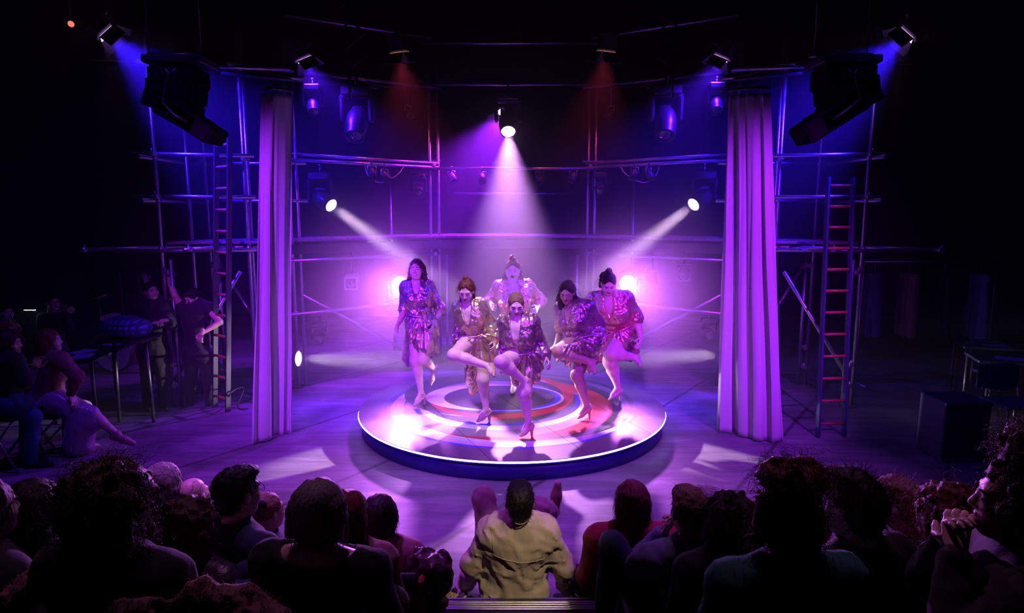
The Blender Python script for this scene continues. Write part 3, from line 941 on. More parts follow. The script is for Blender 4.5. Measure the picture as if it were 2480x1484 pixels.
def strands(name, roots, dirs, length, m, parent, seed=0, curl=0.0, turns=4, grav=.5, r=.0016, n=7, fly=.3, flow=None):
    """thin 3-sided hair strands as one mesh"""
    R = np.random.RandomState(seed)
    K = len(roots)
    ln = length * (.7 + .6 * R.rand(K))
    P = np.zeros((K, n, 3)); p = roots.copy()
    d = dirs + R.randn(K, 3) * fly
    d /= np.linalg.norm(d, axis=1)[:, None]
    a = np.cross(d, R.randn(K, 3)); a /= np.linalg.norm(a, axis=1)[:, None]
    b = np.cross(d, a)
    ph = R.rand(K) * 6.28
    for i in range(n):
        t = i / (n - 1)
        w = curl * min(1, t * 3)
        P[:, i] = p + (a * np.cos(ph + t * turns * 6.28)[:, None] + b * np.sin(ph + t * turns * 6.28)[:, None]) * w
        d = d + np.array([0, 0, -grav]) / n
        if flow is not None: d = d + flow / n
        d /= np.linalg.norm(d, axis=1)[:, None]
        p = p + d * (ln / (n - 1))[:, None]
    tng = np.gradient(P, axis=1); tng /= np.linalg.norm(tng, axis=2)[:, :, None] + 1e-9
    s1 = np.cross(tng, R.randn(K, 1, 3)); s1 /= np.linalg.norm(s1, axis=2)[:, :, None] + 1e-9
    s2 = np.cross(tng, s1)
    rad = r * (1 - .75 * np.linspace(0, 1, n))[None, :, None]
    ring = np.stack([P + (s1 * math.cos(q * 2.0944) + s2 * math.sin(q * 2.0944)) * rad for q in range(3)], 2)   # K,n,3,3
    vs_ = ring.reshape(-1, 3)
    base = (np.arange(K) * n * 3)[:, None, None]
    i = np.arange(n - 1)[None, :, None] * 3; q = np.arange(3)[None, None, :]; q2 = (q + 1) % 3
    fs = np.stack([base + i + q, base + i + q2, base + i + 3 + q2, base + i + 3 + q], -1).reshape(-1, 4)
    return mesh_obj(name, vs_, fs, m, parent)
def surf_roots(o, K, seed, test=None):
    """random vertices of a child mesh with their normals, in world coordinates"""
    me = o.data
    n = len(me.vertices)
    co = np.zeros(n * 3, dtype=np.float32); me.vertices.foreach_get('co', co)
    no = np.zeros(n * 3, dtype=np.float32); me.vertex_normals.foreach_get('vector', no)
    co = co.reshape(-1, 3) + np.array(parent_origin(o.parent)); no = no.reshape(-1, 3)
    idx = np.arange(n)
    if test is not None: idx = idx[test(co, no)]
    if len(idx) == 0: return np.zeros((0, 3)), np.zeros((0, 3))
    R = np.random.RandomState(seed)
    s = R.choice(idx, min(K, len(idx) * 3))
    return co[s], no[s]

def face_parts(root, W, A, mouth='closed', s=1.0, brow=0.0, mats=(M_EYE, M_BROW, M_LIP)):
    sd, hf, hu = A
    for q in (-1, 1):
        m_ = MB()
        e = Vol([Ell(W(q * .031, .0775, .0035), V(.0125, .0105, .0055) * s, A, 0)], .0032 * s, pad=.008).mesh()
        mesh_obj('eye', e[0], e[1], mats[0], root)
        MB().path([W(q * .048, .076, .024 + .004 * brow), W(q * .034, .088, .029), W(q * .014, .092, .024 - .007 * brow)], [.0025 * s, .004 * s, .0035 * s], n=6).build('eyebrow', mats[1], root)
    if mouth == 'closed':
        e = Vol([Ell(W(0, .0865, -.0495), V(.0195, .0075, .0045) * s, A, .004), Ell(W(0, .0865, -.0575), V(.016, .0085, .0052) * s, A, .004)], .0032 * s, pad=.008).mesh()
        mesh_obj('lips', e[0], e[1], mats[2], root)
    else:
        tall = .013 if mouth == 'open' else .010
        wide = .020 if mouth == 'open' else .027
        e = Vol([Ell(W(0, .086, -.056), V(wide + .004, .0085, tall + .004) * s, A, .004)], .0032 * s, pad=.008)
        e = e.mesh(); mesh_obj('lips', e[0], e[1], mats[2], root)
        e = Vol([Ell(W(0, .0915, -.056), V(wide, .0085, tall) * s, A, .004)], .0032 * s, pad=.008).mesh()
        mesh_obj('teeth' if mouth == 'teeth' else 'open_mouth', e[0], e[1], M_TEETH if mouth == 'teeth' else M_MOUTH, root)

def dancer(sp):
    h = sp.get('h', 1.0); b = sp.get('bulk', 1.0)
    p = sp['px']; J = {}
    toe = atZ(*p['toe'], DZ + .032)
    st, ra = sp['stand'], ('R' if sp['stand'] == 'L' else 'L')
    J['to' + st] = toe
    J['an' + st] = solve(toe, *p['an'], .165 * h, False)
    q_ = sp.get('straight', .45)
    k_ = solve(J['an' + st], *p['kn'], .385 * h, True)
    J['kn' + st] = atY(*p['kn'], J['an' + st][1] + (k_[1] - J['an' + st][1]) * q_)
    k_ = solve(J['kn' + st], *p['hi'], .41 * h, False)
    J['hi' + st] = atY(*p['hi'], J['kn' + st][1] + (k_[1] - J['kn' + st][1]) * max(q_, .6))
    pel = atY(*p['pel'], J['hi' + st][1] + sp.get('pdy', 0))
    J['pel'] = pel
    off = pel - J['hi' + st]; off[2] *= .3
    J['hi' + ra] = pel + unit(off) * .085 * b if np.linalg.norm(off) > .01 else pel + V(.085 if ra == 'R' else -.085, 0, 0)
    J['hi' + st] = J['hi' + st] * .6 + .4 * (pel - unit(off) * .085 * b)
    J['nek'] = solve(pel, *p['nek'], .47 * h, True)
    J['hed'] = solve(J['nek'], *p['hed'], .155 * h, True)
    for q in 'LR':
        J['sh' + q] = solve(J['nek'] - V(0, 0, .035), *p['sh' + q], .165 * (1 + .6 * (b - 1)) * h, sp.get('shn' + q, False))
        J['el' + q] = solve(J['sh' + q], *p['el' + q], .275 * h, sp.get('eln' + q, False))
        J['wr' + q] = solve(J['el' + q], *p['wr' + q], .235 * h, sp.get('wrn' + q, True))
    J['kn' + ra] = solve(J['hi' + ra], *p['rkn'], .41 * h, True)
    J['an' + ra] = solve(J['kn' + ra], *p['ran'], .385 * h, False)
    J['to' + ra] = solve(J['an' + ra], *p['rto'], .17 * h, sp.get('rton', True))
    J['fwd'] = V(sp.get('fx', 0), -1, 0)
    root = empty('person', (toe[0], toe[1], DZ), sp['label'], 'person', 'dancers on the round stage')
    TP, at, (sd, fw, up) = torso(J, b, sp.get('bust', 1.0))
    hs = sp.get('hs', 1.0)
    HP, HS, HPO, W, A = head_prims(J['hed'], sp['hf'], sp['hu'], hs, sp.get('fat', 1.0))
    # body at coarse step, head and hands at fine step, joined in one mesh
    body = list(TP)
    for q in 'LR':
        body += limb_arm(J['sh' + q], J['el' + q], J['wr' + q], b ** .8)
        body += limb_leg(J['hi' + q], J['kn' + q], J['an' + q], b ** .9)
        an, to = J['an' + q], J['to' + q]
        body += [Cap(an, an + (to - an) * .62, .030, .024, k=.02), Cap(an + (to - an) * .6, an + (to - an) * .9, .024, .016, k=.02)]
    body += [Cap(at(1.0), J['hed'] - unit(sp['hu']) * .06 * hs - unit(sp['hf']) * .012, .05 * b ** .5, .046 * b ** .4, k=.03)]
    bm_ = Vol(body, .0128)
    meshes = [bm_.mesh()]
    hv = Vol(HP + [Cap(at(1.02), J['hed'] - unit(sp['hu']) * .05 * hs - unit(sp['hf']) * .012, .044 * b ** .5, .046 * b ** .4, k=.03)], .0052)
    for s_ in HS: hv.sub(s_)
    for s_ in HPO: hv.add(s_)
    meshes.append(hv.mesh())
    for q in 'LR':
        d = unit(J['wr' + q] - J['el' + q])
        hd = sp.get('hand' + q)
        if hd is not None:
            hp = solve(J['wr' + q], *hd, .15, True); d = unit(unit(hp - J['wr' + q]) + .25 * d)
        nrm = V(*sp.get('hn' + q, (-1 if q == 'L' else 1, -.2, .2)))
        meshes.append(Vol(hand_prims(J['wr' + q], d, nrm, sp.get('th' + q, 1), sp.get('curl', .55),   .98 * h), .0048, pad=.012).mesh())
    v, f = join(*meshes)
    mesh_obj('body', v, f, sp['skin'], root)
    face_parts(root, W, A, sp.get('mouth', 'closed'), hs, sp.get('brow', 0))
    # shoes
    for q in 'LR':
        an, to, kn = J['an' + q], J['to' + q], J['kn' + q]
        fd, ld = unit(to - an), unit(an - kn)
        if q == st:
            hc = V(an[0], an[1], max(an[2] - .055, DZ + .075)) - unit(V(fd[0], fd[1], 0)) * .035
            tip = V(hc[0], hc[1], DZ + .0125) - unit(V(fd[0], fd[1], 0)) * .004
            sole = V(0, 0, 1)
        else:
            hvv = unit(ld - fd * .55)
            hc = an + hvv * .050
            tip = hc + unit(ld * .75 - fd * .45) * .075
            sole = hvv
        ball = an + (to - an) * .70 + (hc - an) * .25
        pr = [Cap(hc, ball, .027, .029, k=.02), Cap(ball, to, .030, .019, k=.02, fl=sole, fk=1.25), Cap(an * .5 + hc * .5, hc, .033, .028, k=.02)]
        v1 = Vol(pr, .0058)
        v1.sub(Cap(an + (to - an) * .18 - (hc - an) * .30, an + (to - an) * .58 - (hc - an) * .35, .034, .022, k=.01))
        v1.add(Cap(hc - unit(tip - hc) * .01, tip, .021, .0125, k=.012))
        P_, F_ = v1.mesh()
        so = mesh_obj('shoe', P_, F_, sp.get('shoe', M_SHOE), root)
        # ankle strap
        s1, d1, u1 = frame(ld)
        MB().path([an + ld * .012 + (s1 * math.cos(t) + u1 * math.sin(t)) * .036 for t in np.linspace(0, 6.28, 15)], .0045, n=5).build('strap', sp.get('shoe', M_SHOE), so)
    # dress bodice with sleeves
    e = .014
    def infl(pr, e):
        if isinstance(pr, Ell): return Ell(pr.c, pr.r + e, pr.R, pr.k + .01)
        return Cap(pr.a, pr.b, pr.ra + e, pr.rb + e, pr.k + .01, pr.fl, pr.fk)
    BP = [infl(q, e) for q in TP]
    cuff = sp.get('cuff', (1.0, 1.0))
    puff = sp.get('puff', .062)
    for q, cf in zip('LR', cuff):
        sh, el, wr = J['sh' + q], J['el' + q], J['wr' + q]
        BP.append(Cap(sh, el, .066 * b ** .7, puff * b ** .6, k=.04))
        if cf > .25:
            m_ = el + (wr - el) * cf * .62; w_ = el + (wr - el) * cf * .94
            BP += [Cap(el, m_, puff * b ** .6, puff * 1.08, k=.03), Cap(m_, w_, puff * 1.05, .038, k=.03), Cap(w_, el + (wr - el) * cf, .034, .036, k=.008)]
        else:
            c_ = sh + (el - sh) * (.86 + cf)
            BP += [Cap(sh + (el - sh) * .8, c_, puff * b ** .6 + .004, puff * b ** .6 + .012, k=.012)]
    nk = at(.99, .055 * b); vb = at(sp.get('vdeep', .60), .16 * b, sp.get('vx', 0.0))
    def warpb(x, y, z, s0=sp.get('seed', 1)):
        u = x + .05 * vnoise(x * 8 + s0, y * 8, z * 8); w = z + .05 * vnoise(x * 8, y * 8 + s0, z * 8)
        return .013 * np.abs(vnoise(u * 26 + w * 8 + s0 * 3, y * 18, w * 11 - u * 6)) + .010 * np.abs(vnoise(u * 12 + s0, y * 16, w * 30 + u * 14)) + .005 * vnoise(x * 55, y * 55, z * 55 + s0) - .008
    bv = Vol(BP, .0092)
    bv.warp(warpb)
    bv.sub(Cap(at(1.08, .075 * b), vb, .062 * b ** .5, .012, k=.008))
    bv.sub(Cap(at(1.03, 0), at(1.2, .02), .056 * b ** .5, .066, k=.01))
    bv.half(at(-.12), -up)
    P_, F_ = bv.mesh()
    do = mesh_obj('dress', P_, F_, sp['dress'], root)
    # sash and knot
    kx, ky = sp['knot']
    # skirt
    Y0 = pel[1]
    SP = [infl(q, .02) for q in TP[:2]] + [Cap(J['hi' + st], J['hi' + st] + (J['kn' + st] - J['hi' + st]) * .35, .118 * b ** .8, .11 * b ** .8, k=.05), Cap(J['hi' + ra], J['hi' + ra] + (J['kn' + ra] - J['hi' + ra]) * sp.get('cover', .3), .112 * b ** .8, .10 * b ** .8, k=.05)]
    for (a_, b_, ra_, rb_, dya, dyb, fk) in sp['skirt']:
        SP.append(Cap(atY(*a_, Y0 + dya), atY(*b_, Y0 + dyb), ra_, rb_, k=.05, fl=V(0, 1, 0) if fk > 1 else None, fk=fk))
    K = atY(kx, ky, Y0 - .1)
    nf, s0 = sp.get('nfold', 15), sp.get('seed', 1)
    def warps(x, y, z):
        dx, dz = x - K[0], z - K[2]
        rr = np.sqrt(dx * dx + dz * dz)
        ph = np.arctan2(dz, dx + .0)
        return (.011 * np.sin(ph * nf + 2.2 * vnoise(x * 7 + s0, y * 7, z * 7)) + .006 * np.sin(ph * nf * 2.3 + 3 * vnoise(x * 5, y * 5 + s0, z * 5))) * np.clip(rr * 7, .15, 1) + .007 * vnoise(x * 26, y * 26, z * 16 + s0)
    sv = Vol(SP, .011)
    sv.warp(warps)
    sv.shell(.026)
    for (a_, b_, ra_, rb_, dya, dyb) in sp.get('slit', ()):
        sv.sub(Cap(atY(*a_, Y0 + dya), atY(*b_, Y0 + dyb), ra_, rb_, k=.008))
    sv.half(at(.24), up)
    for (a_, dya, n_) in sp.get('hem', ()):
        sv.half(atY(*a_, Y0 + dya), V(*n_))
    P_, F_ = sv.mesh()
    mesh_obj('skirt', P_, F_, sp['dress'], do)
    sk = MB()
    ring = []
    for t in np.linspace(0, 2 * math.pi, 25):
        ring.append(at(.24) + sd * math.cos(t) * (.147 * b) + fw * math.sin(t) * (.118 * b) + up * .006 * math.sin(3 * t))
    sk.path(ring, .018, n=6, cap=False)
    sk.build('sash', sp['dress'], do)
    kb = Vol([Ell(K, (.035, .025, .028), k=.01), Cap(K, K + V(.05, -.01, .02), .02, .03, k=.02), Cap(K, K + V(-.05, -.01, .012), .02, .03, k=.02), Cap(K, K + V(.02, -.02, -.12), .018, .03, k=.02)], .009)
    kb.warp(lambda x, y, z: .006 * np.sin(x * 200 + z * 90))
    P_, F_ = kb.mesh(); mesh_obj('sash_knot', P_, F_, sp['dress'], do)
    # hair
    hm = sp['hair']
    HW = W
    cap = [Ell(HW(0, -.022, .040), V(.081, .098, .088) * hs, A, .02)]
    cap += [Cap(HW(*a_), HW(*b_), r1 * hs, r2 * hs, k=.02) for (a_, b_, r1, r2) in sp.get('locks', ())]
    hvv = Vol(cap, .0065)
    sdv, hfv, huv = A
    def warph(x, y, z, c=J['hed']):
        u = (x - c[0]) * sdv[0] + (y - c[1]) * sdv[1] + (z - c[2]) * sdv[2]
        w_ = (x - c[0]) * hfv[0] + (y - c[1]) * hfv[1] + (z - c[2]) * hfv[2]
        a_ = np.arctan2(u, -w_)
        return .0025 * np.sin(a_ * 26 + 3 * vnoise(x * 20, y * 20, z * 12)) + sp.get('curly', .004) * vnoise(x * 55, y * 55, z * 45)
    hvv.warp(warph)
    hvv.sub(Ell(HW(0, .122, .0), V(.064, .084, .100) * hs, A, .012))
    P_, F_ = hvv.mesh()
    ho = mesh_obj('hair', P_, F_, hm, root)
    K_ = sp.get('strands', 160)
    r_, n_ = surf_roots(ho, K_, sp.get('seed', 1) + 5, lambda c, n: ((c - J['hed']) @ A[1] < .05))
    if len(r_): strands('hair_strands', r_, n_ * .4 + V(0, 0, -.6), sp.get('slen', .06), hm, ho, seed=sp.get('seed', 1), curl=sp.get('scurl', .004), grav=.6, r=.0014, n=6, fly=.22)
    return J, root

DAN = []
DAN.append(dict(label='leftmost dancer in a long bronze wrap dress, curly brown hair, teeth bared', stand='L', h=1.0, bulk=1.0, seed=1, skin=SK_A, hair=H_BROWN, dress=LAME_C, fx=-.1,
    px=dict(toe=(1004, 981), an=(1020, 950), kn=(1006, 872), hi=(1009, 795), pel=(1020, 788), nek=(1008, 687), hed=(1009, 654), shL=(983, 695), shR=(1037, 693),
            elL=(980, 753), elR=(1066, 748), wrL=(966, 783), wrR=(1050, 783), rkn=(1024, 868), ran=(1051, 893), rto=(1043, 930)),
    handL=(950, 797), handR=(1051, 805), hf=(-.12, -1, .12), hu=(-.05, .12, 1), mouth='teeth', brow=-1, cuff=(.1, .12), puff=.064, vdeep=.64, vx=-.01, knot=(1025, 752), cover=.72, bust=1.0,
    skirt=[((1018, 790), (998, 868), .14, .12, 0, .0, 1.3), ((1030, 790), (1043, 845), .14, .11, .02, .02, 1.2), ((990, 840), (986, 880), .05, .03, .0, .05, 1.6)],
    slit=[((1021, 795), (1016, 900), .004, .026, -.24, -.18), ((1022, 825), (1012, 930), .006, .045, -.16, -.05)], hem=[((1012, 880), 0, (.3, 0, -1))],
    locks=[((.07, -.02, .02), (.085, -.03, -.10), .03, .042), ((-.07, -.02, .02), (-.08, -.03, -.09), .028, .036), ((0, -.06, 0), (.02, -.07, -.13), .06, .05), ((.05, -.05, -.08), (.10, -.05, -.12), .04, .03)],
    curly=.012, scurl=.009, slen=.09, strands=260))
DAN.append(dict(label='dancer second from the left looking down, hair in a messy bun, bronze dress, knee raised', stand='R', h=.93, seed=2, skin=SK_C, hair=H_AUBURN, dress=LAME_A,
    px=dict(toe=(1158, 1019), an=(1177, 988), kn=(1169, 920), hi=(1170, 842), pel=(1157, 828), nek=(1132, 735), hed=(1130, 704), shL=(1112, 744), shR=(1162, 739),
            elL=(1113, 793), elR=(1194, 786), wrL=(1108, 838), wrR=(1198, 830), rkn=(1098, 860), ran=(1181, 886), rto=(1196, 910)),
    handR=(1198, 850), hf=(-.18, -1, -.55), hu=(-.06, -.5, 1), cuff=(1.0, .98), puff=.060, vdeep=.5, vx=-.02, knot=(1160, 806), cover=.22,
    skirt=[((1162, 820), (1176, 868), .14, .13, 0, .0, 1.15), ((1175, 835), (1182, 880), .09, .07, .02, .04, 1.2), ((1140, 850), (1150, 940), .13, .07, .10, .14, 2.2)],
    slit=[((1098, 862), (1138, 846), .10, .085, -.3, -.22)], hem=[],
    locks=[((0, -.03, .115), (.005, -.035, .13), .032, .03), ((.065, -.04, .02), (.08, -.06, -.12), .03, .022), ((-.065, -.02, .02), (-.07, -.01, -.09), .024, .014), ((0, -.08, 0), (.03, -.10, -.14), .05, .035)], curly=.007, slen=.08, strands=200))
DAN.append(dict(label='tall dancer at the back, hair in a top knot, mouth open, shiny pink gold dress', stand='L', h=1.06, bulk=1.34, fat=1.22, hs=1.06, seed=3, skin=SK_C, hair=H_AUBURN, dress=LAME_B, bust=1.15,
    px=dict(toe=(1240, 951), an=(1246, 925), kn=(1238, 858), hi=(1238, 796), pel=(1252, 784), nek=(1243, 690), hed=(1242, 655), shL=(1210, 695), shR=(1276, 692),
            elL=(1189, 727), elR=(1308, 728), wrL=(1190, 733), wrR=(1301, 745), rkn=(1268, 850), ran=(1280, 890), rto=(1284, 915)),
    handL=(1193, 746), handR=(1294, 757), hf=(-.06, -1, -.12), hu=(-.02, -.1, 1), mouth='open', brow=-1, cuff=(.75, .6), puff=.07, vdeep=.62, knot=(1255, 770), cover=.6, curl=.9,
    skirt=[((1245, 790), (1235, 850), .20, .17, 0, 0, 1.2), ((1265, 790), (1270, 850), .19, .15, 0, 0, 1.2)], hem=[((1250, 868), 0, (0, 0, -1))],
    locks=[((0, -.02, .13), (.01, -.025, .15), .032, .028), ((.06, -.05, .0), (.10, -.04, -.14), .04, .04), ((-.06, -.05, .0), (-.09, -.04, -.13), .036, .035), ((0, -.08, 0), (0, -.10, -.15), .06, .06)], curly=.009, slen=.08, scurl=.006, strands=200))
DAN.append(dict(label='front centre dancer with blond hair tied back, eyes lowered, dark bronze dress, knee raised', stand='R', h=.90, hs=.97, seed=4, skin=SK_C, hair=H_BLOND, dress=LAME_C,
    px=dict(toe=(1262, 1054), an=(1280, 1020), kn=(1268, 953), hi=(1283, 882), pel=(1270, 868), nek=(1252, 774), hed=(1250, 740), shL=(1224, 782), shR=(1288, 780),
            elL=(1222, 828), elR=(1307, 826), wrL=(1212, 878), wrR=(1325, 871), rkn=(1213, 876), ran=(1270, 922), rto=(1283, 959)),
    handL=(1207, 900), handR=(1336, 890), hf=(.06, -1, -.35), hu=(.02, -.35, 1), cuff=(1.0, 1.0), puff=.058, vdeep=.44, vx=-.015, knot=(1277, 838), cover=.25, bust=1.08,
    skirt=[((1272, 860), (1283, 905), .145, .115, 0, .0, 1.15), ((1285, 880), (1275, 925), .08, .05, .0, .02, 1.3), ((1245, 890), (1250, 925), .09, .05, .1, .12, 2)],
    slit=[((1212, 878), (1247, 868), .10, .08, -.28, -.2)], hem=[],
    locks=[((0, -.09, .03), (0, -.12, -.02), .04, .03), ((0, -.12, -.02), (.02, -.14, -.16), .03, .015)], curly=.003, slen=.03, strands=120))
DAN.append(dict(label='hunched dancer with long dark half up hair, violet gold dress, left of the rightmost', stand='R', h=.97, bulk=1.08, seed=5, skin=SK_B, hair=H_DARK, dress=LAME_C, fx=-.3,
    px=dict(toe=(1401, 1011), an=(1420, 979), kn=(1397, 908), hi=(1419, 846), pel=(1409, 834), nek=(1382, 737), hed=(1374, 708), shL=(1360, 745), shR=(1424, 744),
            elL=(1361, 797), elR=(1449, 786), wrL=(1344, 842), wrR=(1463, 824), rkn=(1352, 850), ran=(1428, 876), rto=(1440, 903)),
    handR=(1471, 848), handL=(1338, 852), hf=(-.35, -1, -.5), hu=(-.1, -.45, 1), cuff=(.05, .05), puff=.07, vdeep=.55, vx=-.02, knot=(1388, 810), cover=.86, nfold=19, bust=1.05,
    skirt=[((1405, 830), (1418, 872), .16, .14, 0, .0, 1.15), ((1392, 840), (1406, 888), .12, .05, -.26, -.12, 1.3), ((1415, 850), (1412, 885), .11, .07, -.1, -.05, 1.3), ((1365, 850), (1384, 893), .07, .02, .0, .08, 2)],
    slit=[((1335, 880), (1352, 866), .07, .05, -.45, -.4)], hem=[],
    locks=[((.05, -.05, .03), (.09, -.02, -.10), .04, .04), ((-.06, -.02, .02), (-.085, -.02, -.09), .026, .02), ((0, -.07, 0), (.06, -.08, -.16), .05, .05), ((.07, .02, -.08), (.05, .07, -.22), .04, .028)], curly=.007, slen=.12, scurl=.005, strands=320))
DAN.append(dict(label='rightmost dancer with a dark high ponytail looking down, magenta copper dress, heel kicked back', stand='L', h=1.06, bulk=1.36, fat=1.15, hs=1.04, seed=6, skin=SK_A, hair=H_DARK, dress=LAME_B, bust=1.15, fx=-.1,
    px=dict(toe=(1476, 967), an=(1496, 936), kn=(1477, 876), hi=(1483, 815), pel=(1494, 802), nek=(1475, 718), hed=(1474, 688), shL=(1440, 724), shR=(1516, 722),
            elL=(1438, 774), elR=(1541, 772), wrL=(1446, 806), wrR=(1551, 820), rkn=(1480, 856), ran=(1540, 866), rto=(1549, 884)),
    handR=(1546, 842), handL=(1448, 822), hf=(-.05, -1, -.6), hu=(0, -.55, 1), cuff=(.05, .05), puff=.072, vdeep=.56, knot=(1492, 785), cover=.45, nfold=17,
    skirt=[((1482, 795), (1465, 868), .15, .075, 0, -.03, 1.3), ((1505, 800), (1523, 850), .17, .12, .02, .04, 1.2)],
    slit=[((1486, 860), (1500, 880), .075, .05, -.32, -.25)], hem=[],
    locks=[((0, -.05, .115), (.0, -.07, .13), .03, .03), ((0, -.08, .12), (.05, -.13, .02), .03, .035), ((.05, -.13, .02), (.07, -.14, -.14), .035, .02)], curly=.003, slen=.1, strands=160))
for sp in DAN:
    dancer(sp)
# ------------------------------------------------------------------ clothed figures (audience, musicians, crew)
def cloth(name, c, rough=.85, sheen=.15, **k):
    return mat('cloth_' + name, c, rough=rough, sheen=sheen, noise=k.pop('noise', .25), nscale=k.pop('nscale', 18), bump=k.pop('bump', .10), bscale=k.pop('bscale', 260), **k)
C_BLACK = cloth('black', (.016, .015, .018)); C_NAVY = cloth('navy', (.035, .045, .13)); C_BLUE = cloth('blue', (.03, .08, .30)); C_GREY = cloth('blue_grey', (.20, .22, .36))
C_RED = cloth('red', (.36, .02, .035)); C_MAROON = cloth('maroon', (.24, .025, .05)); C_PINK = cloth('dusty_pink', (.42, .17, .19)); C_MAUVE = cloth('mauve', (.30, .11, .12)); C_GREEN = cloth('green_wool', (.02, .22, .15))
C_BEIGE = cloth('beige', (.64, .50, .38), noise=.1, bump=.45, bscale=7, stretch=(2.2, 2.2, .7)); C_TAUPE = cloth('taupe', (.42, .28, .24)); C_JEANS = cloth('dark_denim', (.03, .035, .085)); C_FUR = cloth('brown_fleece', (.30, .15, .11))
C_PUFF = mat('puffer_nylon', (.06, .025, .06), rough=.4, bump=.4, bscale=14, stretch=(1, 1, 5))
C_SATIN = mat('satin', (.48, .28, .50), rough=.25, sheen=.2, bump=.25, bscale=6)
def plaid(name, c1, c2):
    m = bpy.data.materials.new(name); m.use_nodes = True
    nt = m.node_tree; b = nt.nodes['Principled BSDF']; b.inputs['Roughness'].default_value = .85
    tc = nt.nodes.new('ShaderNodeTexCoord'); out = []
    for ax in ('X', 'Z'):
        w = nt.nodes.new('ShaderNodeTexWave'); w.bands_direction = ax; w.inputs['Scale'].default_value = 5
        nt.links.new(tc.outputs['Object'], w.inputs['Vector']); out.append(w)
    mx = nt.nodes.new('ShaderNodeMix'); mx.data_type = 'RGBA'; mx.inputs[6].default_value = (*c1, 1); mx.inputs[7].default_value = (*c2, 1)
    ad = nt.nodes.new('ShaderNodeMath'); ad.operation = 'MULTIPLY'
    nt.links.new(out[0].outputs['Fac'], ad.inputs[0]); nt.links.new(out[1].outputs['Fac'], ad.inputs[1]); nt.links.new(ad.outputs[0], mx.inputs[0])
    nt.links.new(mx.outputs[2], b.inputs['Base Color'])
    return m
C_PLAID = plaid('cloth_plaid_red_blue', (.30, .03, .05), (.06, .08, .38)); C_PLAIDB = plaid('cloth_plaid_blue', (.01, .02, .08), (.06, .12, .5))
M_GLASSES = mat('spectacle_frame', (.015, .012, .012), rough=.3)

